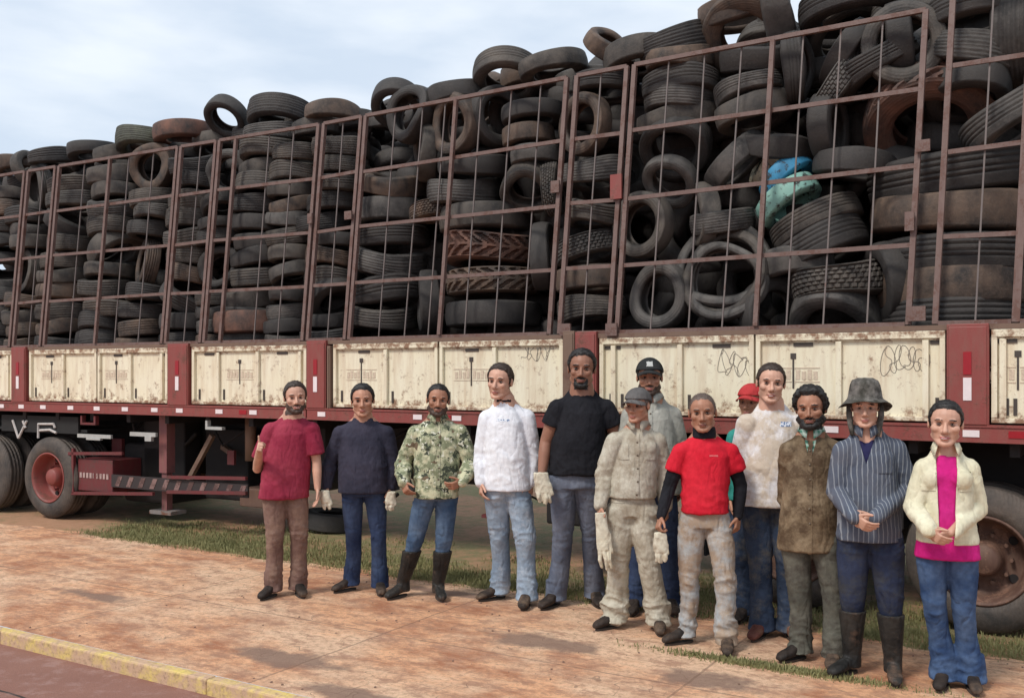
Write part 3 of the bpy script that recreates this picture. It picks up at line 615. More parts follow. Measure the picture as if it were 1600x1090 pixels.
rows = [
 # right edge
 (1490,497,'truck',1.05,Fl(),DARK,'black truck tyre lying flat just above the dark red post, lowest at the right edge'),
 (1488,452,'bald',1.06,Fl(1),BROWN,'smooth brown truck tyre, second up in the big stack at the right edge'),
 (1492,402,'truck',1.04,Fl(-1),DARK,'dark truck tyre, third up in the big stack at the right edge'),
 (1482,338,'bald',1.10,Fl(-2),BROWN,'large dusty brown truck tyre, fourth up in the big stack at the right edge'),
 (1478,272,'truck',1.12,Fl(4,8),DARK,'large black truck tyre on top of the big stack at the right edge'),
 (1450,185,'lug',.95,Fl(6,-38),RUST,'rust brown tyre leaning like an arch above the big right stack'),
 (1512,140,'cars',.62,Fl(0,-15),DARK,'small black smooth tyre under the second rail at the right edge'),
 (1585,178,'car',.72,Fl(32,0),GREYT,'grey tyre tilted up to the right beside the right edge'),
 (1518,78,'carf',.62,Fl(-20,0),GREYT,'grey tyre tilted down to the right with its rim open upwards, near the top right'),
 (1515,12,'car',.66,Fl(3),DARK,'black tyre lying flat highest at the top right corner'),
 (1578,45,'carf',.72,Ed(0,0),GREYT,'upright grey tyre showing vertical tread at the top right corner'),
 # widest panel
 (1407,62,'cars',.60,St(8,0),DUST,'round tyre standing upright with open centre, top right of the widest panel'),
 (1400,62,'cars',.60,Ed(5,10),DARK,'dark tyre seen through the round standing tyre at top right'),
 (1318,78,'cars',.55,Ed(-35,10),DARK,'dark smooth tyre tilted behind the pale tread tyre'),
 (1308,128,'block',.58,Fl(48,10),GREYT,'pale grey tyre tilted steeply, tread upwards, upper right of the widest panel'),
 (1238,98,'car',.52,Ed(0,5),DARK,'dark upright tyre with vertical grooves right of the thick upright'),
 (1290,195,'cars',.55,Ed(0,-5),DARK,'plain dark upright tyre above the blue painted tyre, right side'),
 (1325,2,'truck',.8,Fl(4),DARK,'black tyre lying across the top rail right of the sky gap'),
 (1160,48,'bald',.78,Fl(4,-45),BROWN,'dusty brown tyre arching over the top rail, hole towards the viewer'),
 (1150,6,'cars',.72,Fl(6,10),BROWN,'tan brown tyre resting highest over the brown arching tyre'),
 (1200,12,'cars',.62,Ed(8,20),GREYT,'grey upright tyre left of the sky gap above the top rail'),
 (1162,138,'truck',.58,Fl(14,0),GREYT,'ribbed grey tyre tilted up to the right, upper middle of the widest panel'),
 (1170,172,'cars',.6,Fl(12,0),DUST,'dusty tyre directly beneath the tilted ribbed grey tyre'),
 (1172,82,'cars',.6,Fl(-5,20),DARK,'black tyre under the brown arching tyre'),
 (1052,93,'bald',.62,Fl(3),BROWN,'brown smooth tyre directly under the top rail, left of the widest panel'),
 (1055,126,'car',.60,Fl(),DARK,'ribbed black tyre second down in the upper left of the widest panel'),
 (1054,152,'carf',.60,Fl(-2),GREYT,'grey ribbed tyre third down in the upper left of the widest panel'),
 (1052,181,'bald',.64,Fl(2,10),DUST,'dusty tyre fourth down in the upper left of the widest panel'),
 (1048,226,'car',.60,Fl(2,-48),DARK,'black tyre leaning as an arch with ribbed edge, left of the widest panel'),
 (1042,280,'cars',.46,Fl(0,-50),GREYT,'smaller grey arch shaped tyre below the ribbed arch, left part'),
 (1000,350,'cars',.56,St(-12),DUST,'half hidden tyre standing upright above the lower left standing tyre'),
 (1031,462,'cars',.54,St(-5),GREYT,'round tyre standing upright in the lower left corner of the widest panel'),
 (1098,335,'cars',.5,Ed(0,30),DUST,'narrow upright tyre between the standing tyre and the nested thin tyres'),
 (1130,440,'moto',.66,St(-4,10),GREYT,'foremost thin tyre of the nested oval set low in the widest panel'),
 (1132,428,'moto',.72,St(-2,14),DUST,'second thin tyre of the nested oval set low in the widest panel'),
 (1128,415,'moto',.78,St(2,18),GREYT,'rearmost thin tyre of the nested oval set low in the widest panel'),
 (1125,345,'carf',.52,Fl(3,10),GREYT,'ribbed grey tyre lying flat just above the nested thin tyres'),
 (1145,250,'cars',.58,Ed(-48,10),GREYT,'pale grey tyre leaning left of the blue painted tyre'),
 (1272,348,'truck',.72,Fl(24,0),DUST,'ribbed tyre sloping up to the right under the mint painted tyre'),
 (1280,385,'car',.7,Fl(22,0),DARK,'dark tyre sloping beneath the ribbed sloping tyre'),
 (1312,448,'block',.80,Fl(10,-6),DUST,'off road tyre with chunky blocks lying low in the widest panel'),
 (1308,505,'cars',.74,Fl(2,-42),GREYT,'grey tyre arching out of the bottom rail under the chunky tyre'),
 (1240,412,'cars',.58,Fl(2),GREYT,'grey tyre lying flat left behind the chunky off road tyre'),
 (1205,490,'cars',.56,St(50),DARK,'dark upright tyre by the foot of the thick upright'),
 (1330,255,'cars',.6,Fl(-10),DARK,'dark tyre lying flat between the mint tyre and the big right stack'),
 (1385,440,'bald',.6,Ed(10,30),DARK,'dark tyre wedged between the chunky tyre and the big right stack'),
 (1360,100,'truck',.7,Fl(30,10),DARK,'dark ribbed tyre behind the round standing tyre at top right'),
 (1210,225,'cars',.55,Fl(-15,10),DARK,'black tyre directly above the blue painted tyre'),
 # narrow panel above the man in black
 (922,484,'carf',.62,Fl(7),DUST,'lowest tyre of the narrow stack above the man in black'),
 (920,436,'cars',.62,Fl(4),BROWN,'brown tyre second up in the narrow stack above the man in black'),
 (918,388,'block',.62,Fl(14),GREYT,'grey patterned tyre tilted, third up above the man in black'),
 (925,334,'car',.60,Fl(-6),DUST,'dusty tyre fourth up above the man in black'),
 (922,270,'carf',.62,Fl(2),GREYT,'grey tyre fifth up, just below the standing ring tyre'),
 (904,190,'cars',.54,St(-15),BROWN,'tan ring shaped tyre standing upright above the man in black'),
 (935,128,'truck',.62,Fl(-3),DARK,'black tyre flat beneath the top rail behind the tan ring tyre'),
 (940,68,'cars',.44,(.75,-.2,.62),BROWN,'lone tyre tipped on edge above the top rail against the sky'),
 (858,294,'block',.5,Ed(10,15),DUST,'small tyre on edge poking left of the narrow panel latch'),
 (985,82,'cars',.62,Fl(8),DUST,'flat tyre over the top rail left of the brown arching tyre'),
 (1050,66,'carf',.7,Fl(8,6),DARK,'dark flat tyre on the top rail just left of the brown arching tyre'),
 # wide panel in the middle
 (770,492,'bald',.92,Fl(),DARK,'smooth black truck tyre at the bottom of the middle wide panel'),
 (768,442,'lug',.92,Fl(1),BROWN,'brown tyre with deep lugs, second up in the middle wide panel'),
 (762,390,'lug',.94,Fl(-1),RUST,'reddish brown tyre with deep lugs, third up in the middle wide panel'),
 (752,343,'bald',.90,Fl(1),DUST,'dusty truck tyre fourth up in the middle wide panel'),
 (716,305,'carf',.78,Fl(2),GREYT,'finely grooved grey tyre above the lugged tyres'),
 (735,262,'bald',.72,Fl(-2),DARK,'dark tyre on top of the finely grooved grey tyre'),
 (818,292,'cars',.52,Fl(8,-40),DUST,'arch shaped tyre at the right of the middle wide panel'),
 (828,241,'cars',.48,Fl(1),GREYT,'grey flat tyre just above the arch shaped tyre in the middle'),
 (815,210,'cars',.5,Fl(4),BROWN,'brown thin looking flat tyre under the black plump tyre'),
 (822,174,'bald',.60,Fl(3),DARK,'plump black tyre flat below the top rail of the middle wide panel'),
 (764,178,'cars',.58,Ed(0,-25),DARK,'dark tyre on edge right of the large standing ring'),
 (700,190,'cars',.60,St(-14),BROWN,'large dusty ring tyre standing upright behind the thick upright in the middle'),
 (628,172,'cars',.56,St(-8,5),DARK,'black ring tyre standing at the upper left of the middle wide panel'),
 (655,238,'cars',.56,St(-45),DUST,'tyre standing half turned between the two ring tyres in the middle'),
 (778,112,'car',.66,Fl(10,-20),DUST,'dusty tyre leaning over the top rail left of the smooth one'),
 (850,100,'bald',.62,Fl(10,0),DUST,'smooth dusty tyre over the top rail above the plump black tyre'),
 (702,148,'cars',.62,Fl(10),DARK,'dark flat tyre on the top rail above the large dusty ring'),
 (606,158,'cars',.56,Fl(14,-30),DARK,'black tyre leaning over the top rail at the upper left corner of the middle'),
 (600,498,'truck',.80,Fl(-2),DUST,'lowest tyre in the left stack of the middle wide panel'),
 (606,455,'car',.78,Fl(2),DARK,'dark tyre second up in the left stack of the middle wide panel'),
 (604,412,'carf',.78,Fl(-9),GREYT,'grey tyre tilted left, third up in the left stack of the middle wide panel'),
 (604,372,'truck',.76,Fl(3),DARK,'black ribbed tyre fourth up in the left stack of the middle wide panel'),
 (604,330,'cars',.74,Fl(0),GREYT,'pale flat tyre fifth up in the left stack of the middle wide panel'),
 (606,288,'bald',.74,Fl(-10,5),BROWN,'brown tyre tilted at the top of the left stack in the middle wide panel'),
 (668,470,'cars',.6,Ed(0,40),DARK,'dark tyre hidden behind the thick upright low in the middle panel'),
 (672,330,'block',.52,Fl(4),BROWN,'brown block tyre peeping left of the fourth truck tyre'),
 (845,400,'bald',.6,Ed(0,20),DARK,'dark tyre on edge behind the right frame of the middle wide panel'),
]
for px, py, kd, D, ax, cl, lb in rows: put_tyre(UR, px, py, kd, D, ax, cl, lb)
o = put_tyre(UR, 1225, 276, 'cars', .46, Fl(44,-4), DUST, 'blue painted tyre lying tilted in the middle of the widest panel', v=.46); me = TM['cars'][0].copy(); me.materials.clear(); me.materials.append(PM_BLUE); o.data = me
o = put_tyre(UR, 1228, 312, 'cars', .52, Fl(36,-4), DUST, 'mint green painted tyre tilted directly below the blue one', v=.40); me = TM['cars'][0].copy(); me.materials.clear(); me.materials.append(PM_MINT); o.data = me
o = put_tyre(UR, 1195, 248, 'cars', .44, Ed(-25,30), DUST, 'cream painted tyre standing just left of the blue one', v=.55); me = TM['cars'][0].copy(); me.materials.clear(); me.materials.append(PM_CREAM); o.data = me
# stacks to the left of the middle panel
ordn = ['','first','second','third','fourth','fifth','sixth','seventh','eighth','ninth','tenth','eleventh','twelfth','thirteenth','fourteenth','fifteenth','sixteenth']
cols_ = [dict(U=UL, u=UL.u(-20)+i*.0) for i in range(0)]
stk = [(UL, 4, .62), (UL, 40, .58), (UL, 98, .66), (UL, 166, .66), (UL, 226, .60), (UL, 292, .64), (UL, 338, .52), (UL, 398, .66), (UL, 452, .56), (UR, 512, .60)]
for si, (un, px, D0) in enumerate(stk):
    z = 2.0; k = 0; si_ = si+1
    big = si_ in (3, 8)
    while z < 4.12:
        k += 1
        kd = random.choice(['car','cars','carf','carf','car','bald']); D = D0*random.uniform(.93,1.04)
        if kd == 'bald': wd = .27*D
        else: wd = .2*D/.62
        cl = random.choice([DUST, DARK, GREYT, BROWN, DUST, DARK]); nm = {DUST:'dusty', DARK:'black', GREYT:'grey', BROWN:'brown'}[cl]
        lean = random.random() < .14 and k > 2
        if lean: ax = Fl(random.choice([-1,1])*random.uniform(18,42), random.uniform(-15,10)); hgt = wd*1.55
        else: ax = Fl(random.gauss(0,4), random.gauss(0,4)); hgt = wd*1.02
        if k in (5, 9) and si_ in (2, 5, 7): ax = St(random.uniform(-30,30), random.uniform(-10,10)); hgt = D*.95; lean = False; st_ = 'standing upright'
        else: st_ = 'leaning' if lean else 'lying flat'
        v = .10 + D/2 + random.uniform(0,.06); u = un.u(px, v) + random.gauss(0, .035); zz = z + hgt/2
        lb = f'{nm} tyre {st_}, {ordn[k]} up in the {ordn[si_]} tyre stack from the left'
        put_tyre(un, 0, 0, kd, D, ax, cl, lb, loc=(u + LEAN_U*.6*(zz-ZB)/2.18, v + LEAN_V*(zz-ZB)/2.18, zz)); z += hgt + .004
# crest of the load on the left
crest = [(10,252,'cars',.6,Fl(5,10),BROWN,'brown tyre on the crest at the far left edge'), (70,245,'car',.62,Fl(4),DARK,'dark tyre on the crest, second from the left edge'),
 (130,234,'bald',.66,Fl(6,0),DARK,'dark smooth tyre bulging over the top rail, third on the crest from the left'), (168,240,'cars',.55,Fl(4,0),DUST,'dusty low tyre on the crest between two larger ones at left'),
 (212,220,'carf',.72,Fl(6,-8),(.12,.13,.09,1),'greenish grey tyre on the crest left of the rust red one'), (272,205,'bald',.72,Fl(4,0),RUST,'rust red tyre on the crest at left'),
 (338,178,'cars',.54,Fl(0,-42),DARK,'black tyre tipped with its opening visible on the crest left of the big one'), (424,176,'carf',.74,Fl(2,-12),DARK,'largest black tyre on the crest above the maroon shirt'),
 (420,212,'truck',.72,Fl(3,-6),GREYT,'grey ribbed tyre just under the largest crest tyre'), (505,178,'cars',.58,Fl(8,-10),BROWN,'brown tyre on the crest right above the narrow panel beside the middle one'),
 (480,198,'cars',.5,Fl(4),DUST,'small dusty tyre between the largest crest tyre and the brown one'), (396,505,'bald',.9,Fl(1),RUST,'wide rust brown tyre lying at the bottom above the maroon shirt'),
 (30,262,'cars',.5,Ed(20,10),DUST,'tyre on edge on the crest near the left edge')]
for px, py, kd, D, ax, cl, lb in crest: put_tyre(UL if px < 490 else UR, px, py, kd, D, ax, cl, lb, v=(.2 if px == 396 else .35)+D/2*.6)
# the mass of tyres deeper in the load: too many and too hidden to tell apart
def ring_low(Mx, D, W):
    V = []; F = []; n = 26; rr = D/2; ri = .31*D
    prof = [(ri,-W*.3),(ri+.2*(rr-ri),-W*.48),(rr*.88,-W*.5),(rr*.98,-W*.38),(rr,-W*.1),(rr,W*.1),(rr*.98,W*.38),(rr*.88,W*.5),(ri+.2*(rr-ri),W*.48),(ri,W*.3),(rr*.9,0)]
    m = len(prof)
    for k in range(n):
        t = 2*math.pi*k/n
        for r, h in prof: V.append(Mx @ Vector((r*math.cos(t), r*math.sin(t), h)))
    F = [(k*m+i, ((k+1)%n)*m+i, ((k+1)%n)*m+(i+1)%m, k*m+(i+1)%m) for k in range(n) for i in range(m)]
    return V, F
heap = MB()
def heap_unit(un, ua, ub):
    for v in (.98, 1.6, 2.2):
        u = ua
        while u < ub:
            z = 1.45 if v < 1.2 else 1.55
            top = 4.22 if v < 1.2 else 4.5
            while z < top:
                D = random.uniform(.58,.72); W = D*.3; tilt = (random.gauss(0,.12), random.gauss(0,.12), 1) if random.random() < .75 else (random.uniform(-1,1), random.uniform(-1,1), .5)
                a = Vector(tilt).normalized(); h = W*a.z + D*(1-a.z)*.8
                p = un.world((u+random.gauss(0,.05), v+random.gauss(0,.05)+.1, z+h/2))
                q = (un.d*a.x + un.n*a.y + Vector((0,0,a.z))).to_track_quat('Z','Y').to_matrix().to_4x4()
                heap.add(*ring_low(Matrix.Translation(p) @ q, D, W)); z += h*.98
            u += .56
    u = ua                                   # hidden bottom layers under the front stacks
    while u < ub:
        for z in (1.5, 1.7, 1.88):
            heap.add(*ring_low(Matrix.Translation(un.world((u, .45, z))), .62, .19))
        u += .66
heap_unit(UR, UR.u(440), UR.u(1600)+1.2); heap_unit(UL, UL.u(0)-1.5, UL.u(470))
ho = heap.build('tyre_heap', RUBBER, None, True); ho.color = (.06,.05,.045,1); tag(ho, 'mass of tyres deep inside the load behind the front stacks', 'tyres', None, 'stuff')
# second row on the crest, seen over the top rails
for un, pa, pb in ((UL, -25, 478), (UR, 492, 1640)):
    u = un.u(pa, 1.0); 
    while u < un.u(pb, 1.0):
        k_ = len([q for q in SEEN if 'second row back' in q]) + 1
        cl = random.choice([DUST, DARK, DARK, GREYT, BROWN]); nm = {DUST:'dusty', DARK:'black', GREYT:'grey', BROWN:'brown'}[cl]
        ax = random.choice([Fl(random.gauss(0,9), random.gauss(0,9)), Fl(random.gauss(0,9), random.gauss(0,9)), Fl(random.gauss(0,28), random.uniform(-35,20))])
        put_tyre(un, 0, 0, random.choice(['car','cars','carf','bald']), random.uniform(.58,.72), ax, cl, f'{nm} tyre of the second row back, {ordinal(k_)} from the left along the crest', loc=(u, 1.0, 4.47+random.gauss(0,.05)))
        u += .58
# tyre lying on the ground under the trailers
o = lk('tyre', TM['cars'][0]); p = gp(520, 826); o.location = (p.x, p.y, .10); o.rotation_euler = (.08,.05,1); o.scale = (1.05,1.05,1); o.color = DARK
tag(o, 'black tyre lying on the grass under the trailer beside the man in navy', 'tyre')
print('tyres', NT[0])
# ================================================================ people
def np3(*a): return np.array(a, float)
def nrm(a): a = np.asarray(a, float); return a/(np.linalg.norm(a)+1e-9)
class Sol:                                       # collects closed solids to be fused into one skin
    def __init__(s): s.V = []; s.F = []; s.k = 0
    def add(s, V, F): s.V.append(np.asarray(V, float)); s.F += [tuple(i+s.k for i in f) for f in F]; s.k += len(V); return s
    def cone(s, p0, p1, r0, r1, n=18, flat=None, fr=1):          # round cone; flat = axis along which the section is squashed by fr
        p0 = np.asarray(p0, float); p1 = np.asarray(p1, float); d = nrm(p1-p0) if np.linalg.norm(p1-p0) > 1e-6 else np3(0,0,1)
        a = np3(0,0,1) if abs(d[2]) < .9 else np3(1,0,0)
        if flat is not None: a = np.asarray(flat, float)
        a = nrm(a - d*np.dot(a, d)); b = np.cross(d, a); V = []; rings = []
        for t in (-80,-50,-20,0): rings.append((p0 + d*r0*math.sin(R(t)), r0*math.cos(R(t))))
        for t in (0,20,50,80): rings.append((p1 + d*r1*math.sin(R(t)), r1*math.cos(R(t))))
        for c, r in rings:
            for k in range(n): th = 2*math.pi*k/n; V.append(c + a*math.cos(th)*r*fr + b*math.sin(th)*r)
        m = len(rings); F = [(i*n+k, i*n+(k+1)%n, (i+1)*n+(k+1)%n, (i+1)*n+k) for i in range(m-1) for k in range(n)]
        F += [tuple(range(n))[::-1], tuple(range((m-1)*n, m*n))]; return s.add(V, F)
    def chain(s, pts, rr, **k):
        for i in range(len(pts)-1): s.cone(pts[i], pts[i+1], rr[i], rr[i+1], **k)
        return s
    def ell(s, c, rad, Rm=None, n=20, m=12):
        V = []; Rm = np.eye(3) if Rm is None else Rm
        for j in range(m+1):
            ph = -math.pi/2 + math.pi*(j+.02)/(m+.04)
            for k in range(n):
                th = 2*math.pi*k/n; V.append(np.asarray(c) + Rm @ np3(rad[0]*math.cos(ph)*math.cos(th), rad[1]*math.cos(ph)*math.sin(th), rad[2]*math.sin(ph)))
        F = [(j*n+k, j*n+(k+1)%n, (j+1)*n+(k+1)%n, (j+1)*n+k) for j in range(m) for k in range(n)]
        F += [tuple(range(n))[::-1], tuple(range(m*n, (m+1)*n))]; return s.add(V, F)
    def loft(s, rings, n=28, ex=2.4):             # rings: (centre, axisA, axisB, ra, rb)
        V = []
        for c, a, b, ra, rb in rings:
            for k in range(n):
                t = 2*math.pi*k/n; x, y = math.cos(t), math.sin(t)
                x = math.copysign(abs(x)**(2/ex), x); y = math.copysign(abs(y)**(2/ex), y); V.append(np.asarray(c) + a*x*ra + b*y*rb)
        m = len(rings); F = [(i*n+k, i*n+(k+1)%n, (i+1)*n+(k+1)%n, (i+1)*n+k) for i in range(m-1) for k in range(n)]
        F += [tuple(range(n))[::-1], tuple(range((m-1)*n, m*n))]; return s.add(V, F)
    def fuse(s, name, voxel, smooth=3, fac=.5):
        me = bpy.data.meshes.new('tmp'); me.from_pydata([tuple(p) for p in np.concatenate(s.V)], [], s.F); me.update()
        o = bpy.data.objects.new('tmp', me); col.objects.link(o)
        m = o.modifiers.new('r', 'REMESH'); m.mode = 'VOXEL'; m.voxel_size = voxel
        if smooth: q = o.modifiers.new('s', 'SMOOTH'); q.factor = fac; q.iterations = smooth
        dg = bpy.context.evaluated_depsgraph_get(); dg.update()
        r = bpy.data.meshes.new_from_object(o.evaluated_get(dg)); r.name = name
        bpy.data.objects.remove(o); bpy.data.meshes.remove(me); r.shade_smooth(); return r
def getco(me): a = np.empty(len(me.vertices)*3); me.vertices.foreach_get('co', a); return a.reshape(-1,3)
def getno(me): a = np.empty(len(me.vertices)*3, np.float32); me.vertex_normals.foreach_get('vector', a); return a.reshape(-1,3).astype(float)
def getf(me): a = np.empty(len(me.loops), np.int32); me.loops.foreach_get('vertex_index', a); return a.reshape(-1,4)
def setco(me, c): me.vertices.foreach_set('co', c.ravel()); me.update()
def sn(p, f, seed):                               # cheap smooth noise, -1..1
    q = p*f + seed*3.17
    return (np.sin(q[:,0]*1.1+1.7*np.sin(q[:,1]*.9+seed)+q[:,2]*.6) + np.sin(q[:,1]*1.3+1.5*np.sin(q[:,2]*.8-seed)+q[:,0]*.5) + np.sin(q[:,2]*1.2+1.6*np.sin(q[:,0]*1.05+2*seed)+q[:,1]*.7))/3
def wrinkle(me, amp=.006, f=(26,26,60), seed=0, mask=None):
    c = getco(me); n = getno(me); F_ = np.array(f)
    a = sn(c, F_, seed); b_ = sn(c, F_*2.1, seed+5); low = sn(c, 9, seed+2)
    h = (1-np.abs(a)**.8*2)*.55 + (1-np.abs(b_)**.8*2)*.35 + low*.9
    k = amp*(.55+.45*sn(c, 6, seed+9))
    if mask is not None: k = k*mask(c)
    setco(me, c + n*(h*k)[:,None])
def patch(me, w, name, mat, parent, thick, rough=0, seed=0, sink=.0015, nf=120):
    """a layer over part of a skin: where w(co) > 0, lifted by thick"""
    c = getco(me); n = getno(me); f = getf(me); ww = w(c)
    keep = (ww[f] > 0).all(1); f = f[keep]
    if len(f) == 0: return None
    idx = np.unique(f); mp_ = -np.ones(len(c), int); mp_[idx] = np.arange(len(idx))
    t = np.clip(ww[idx], 0, 1); t = t*t*(3-2*t)
    d = thick*t - sink*(1-t)
    if rough: d = d + rough*t*sn(c[idx], nf, seed)
    V = c[idx] + n[idx]*d[:,None]
    r = bpy.data.meshes.new(name); r.from_pydata(V.tolist(), [], mp_[f].tolist()); r.update(); r.shade_smooth()
    return lk(name, r, parent, [mat])
def skin_mat(name, c):
    m, nt, b = newmat(name); v = coords(nt)
    k = mix(nt, ramp(nt, noise(nt, v, 14, 4), [(.3, g(0)), (.7, g(1))]), tuple(q*.86 for q in c), tuple(min(1, q*1.12) for q in c))
    k = mix(nt, ramp(nt, noise(nt, v, 60, 3), [(.5, g(0)), (.8, g(.25))]), k, (c[0]*.9, c[1]*.6, c[2]*.55))
    nt.links.new(k, b.inputs['Base Color']); b.inputs['Roughness'].default_value = .5; b.inputs['Specular IOR Level'].default_value = .35
    bump(nt, b, noise(nt, v, 350, 2), .15, .001); return m
SK_L = skin_mat('light_skin', (.56,.32,.23)); SK_M = skin_mat('tanned_skin', (.46,.235,.155)); SK_B = skin_mat('brown_skin', (.36,.175,.11)); SK_D = skin_mat('dark_skin', (.28,.135,.088))
def hair_mat(name, c):
    m, nt, b = newmat(name); v = coords(nt, (1,1,.35))
    nt.links.new(mix(nt, noise(nt, v, 160, 3), tuple(q*.5 for q in c), tuple(q*1.7 for q in c)), b.inputs['Base Color']); b.inputs['Roughness'].default_value = .55
    bump(nt, b, noise(nt, v, 240, 3), .6, .004); return m
H_BLK = hair_mat('black_hair', (.010,.008,.007)); H_BRN = hair_mat('dark_brown_hair', (.032,.019,.013)); H_GRY = hair_mat('greying_hair', (.12,.088,.072)); H_ST = hair_mat('stubble_hair', (.06,.035,.025))
LIP = plain('lip_skin', (.36,.13,.11), .45, 0, .1); LIPD = plain('brown_lip_skin', (.2,.075,.06), .45, 0, .1); LIPW = plain('pink_lips', (.45,.12,.13), .4, 0, .1)
EYEW = plain('shaded_eye_white', (.24,.19,.17), .3, 0, .05, bstr=0); EYED = plain('dark_iris', (.015,.01,.008), .2, 0, .1, bstr=0); TEETH = plain('teeth', (.7,.66,.6), .35, 0, .05, bstr=0)  # eye whites are coloured dark to carry the eye socket shade
SHOE = cloth('scuffed_shoe_leather', (.02,.017,.016), (.07,.05,.04), (.18,.12,.08), .3, .6, 9, 90); SOLE = plain('shoe_sole', (.06,.045,.036), .85)
BOOT = cloth('black_boot_rubber', (.018,.018,.018), (.05,.045,.04), (.16,.10,.07), .3, .42, 6, 60)
BROWNSHOE = cloth('red_brown_shoe_leather', (.11,.035,.03), (.16,.07,.05), (.2,.12,.08), .4, .6, 9, 90)
GLOVE = cloth('cream_glove_cloth', (.62,.56,.42), (.72,.68,.56), (.35,.28,.2), .35)
LACE = plain('pale_laces', (.55,.52,.48), .8)

def person(label, Z, head, yaw=0, hyaw=0, htilt=0, H=None, skin=SK_M, hair=H_BLK, hairlen=.010, build=1.0, sh=None, arms=None, hipx=0, knees=None, feet=None,
           top=None, bottom=None, beard=None, cap=None, belly=0, female=False, smile=False, lipm=LIP, seed=1, extra=None, hairline=0, shoe=SHOE, boots=False, hipy=None):
    rs = random.Random(seed)
    s = FPX/Z; hx, ty, cy = head
    def P(px, py, dz=0):
        z = Z+dz; return np3((px-CX)*z/FPX, z, CAMH + (HY-py)/FPX*z)
    base = np3((hipx-CX)*Z/FPX, Z, 0)
    Hh = (feet[0][1]+feet[1][1])/2; tot = H or (CAMH + (HY-ty)*Z/FPX)
    hs = (cy-ty)/s/.235 if not cap else (cy-ty)/s/.25
    # directions
    tocam = nrm(np3(-base[0], -base[1], 0)); ya = R(yaw); Fv = np3(tocam[0]*math.cos(ya)-tocam[1]*math.sin(ya), tocam[0]*math.sin(ya)+tocam[1]*math.cos(ya), 0)
    Rv = np3(-Fv[1], Fv[0], 0); UP = np3(0,0,1)
    ha = R(yaw+hyaw); Hf = np3(tocam[0]*math.cos(ha)-tocam[1]*math.sin(ha), tocam[0]*math.sin(ha)+tocam[1]*math.cos(ha), 0)
    Hr = np3(-Hf[1], Hf[0], 0); tl = R(htilt); Hu = nrm(UP*math.cos(tl)+Hr*math.sin(tl)); Hr = nrm(np.cross(Hf, Hu)); 
    if np.dot(Hr, np3(-Hf[1], Hf[0], 0)) < 0: Hr = -Hr
    hc = P(hx, (ty+cy)/2 + (2 if cap else 0), 0) + Fv*.03 - base                      # head centre, local
    HM = np.stack([Hr, Hf, Hu], 1)                                     # columns: right, front, up
    def hw(x, y, z): return hc + HM @ np3(x, y, z)*hs
    def hl(c): return (c-hc) @ HM / hs                                 # to head coordinates
    L0 = lambda px, py, dz=0: P(px, py, dz) - base
    sL = L0(*sh[0]); sR = L0(*sh[1]); nb = (sL+sR)/2; nb[0:2] = nb[0:2]*.5 + (hc - HM @ np3(0,.045,0))[0:2]*.5; nb[2] = hw(0,0,-.115)[2] - .004*tot/1.75
    dz_ = (sL[2]-sR[2])*.5; sL[2] = nb[2]-.134*tot/1.75+dz_*.6; sR[2] = nb[2]-.134*tot/1.75-dz_*.6
    hipz = .515*tot if hipy is None else CAMH + (HY-hipy)*Z/FPX
    hip = np3(0, 0, hipz); hj = [hip - Rv*.080*build - UP*.02, hip + Rv*.080*build - UP*.02]
    # feet on the ground
    ft = []
    for fx, fy, ta in feet:
        q = gp(fx, fy); q = np3(q.x, q.y, 0) - base; tt = R(ta); d = nrm(Fv*math.cos(tt) + Rv*math.sin(tt)); ft.append((q, d))
    an = [ft[i][0] + UP*.09 - ft[i][1]*.03 for i in (0,1)]
    kn = []
    for i in (0,1):
        kz = .285*tot; t = .5; mid = hj[i]*(1-.52)+an[i]*.52 + Fv*.025
        kx = (knees[i]-CX)*(Z)/FPX - base[0]; mid[0] = kx*.8 + mid[0]*.2; mid[2] = kz; kn.append(mid)
    # ---- body: one continuous skin
    b = Sol(); k = build; u = tot/1.75; jv = rs.uniform(.92,1.09); nv = rs.uniform(.8,1.25); cv = rs.uniform(.85,1.2)
    b.ell(hw(0,-.008,.030), (.0765*hs,.098*hs,.0865*hs), HM); b.ell(hw(0,.018,-.03), (.0665*hs,.068*hs,.080*hs), HM)
    jw = .019 if not female else .016
    for sx in (-1,1):
        b.cone(hw(sx*.053*jv,.0,-.060), hw(sx*.018*jv,.066,-.096), jw*hs, .018*hs); b.ell(hw(sx*.040,.054,-.020), (.025*hs*cv,.026*hs,.024*hs), HM)
        b.ell(hw(sx*.028,.079,.021), (.027*hs,.012*hs,.0085*hs), HM); b.ell(hw(sx*.012,.092,-.040), (.010*hs,.011*hs,.008*hs), HM)
        b.ell(hw(sx*.079,-.008,-.002), (.008*hs,.018*hs,.028*hs), HM)
    b.ell(hw(0,.070,-.100), (.022*hs,.018*hs,.016*hs), HM)
    b.cone(hw(0,.084,.004), hw(0,.100+.006*nv,-.034), .0075*hs, .0115*hs*nv); b.ell(hw(0,.082,-.069), (.024*hs,.013*hs,.012*hs), HM)
    nr = min(.066*k, .067)*u if not female else .051*u
    b.cone(hw(0,-.022,-.06), nb - Fv*.005, nr, nr*1.12); b.cone(nb, nb - UP*.1, nr*1.2, .09*u)
    for sj, sg in ((sL,-1),(sR,1)): b.cone(nb - UP*.05, sj, .045*u, .045*u); b.cone(nb + Rv*sg*.040*u + UP*.004 - Fv*.012, sj*.6+nb*.4, .026*u, .038*u)
    sw = np.linalg.norm(sL-sR)/2
    b.loft([(hip-UP*.05, Rv, Fv, .13*k*u, .09*u), (hip+UP*.1, Rv, Fv, .12*k*u, .085*u), ((hip+nb)/2, Rv, Fv, .125*k*u, .085*u), (nb-UP*.12, Rv, Fv, sw*.95, .085*u)])
    AR = []
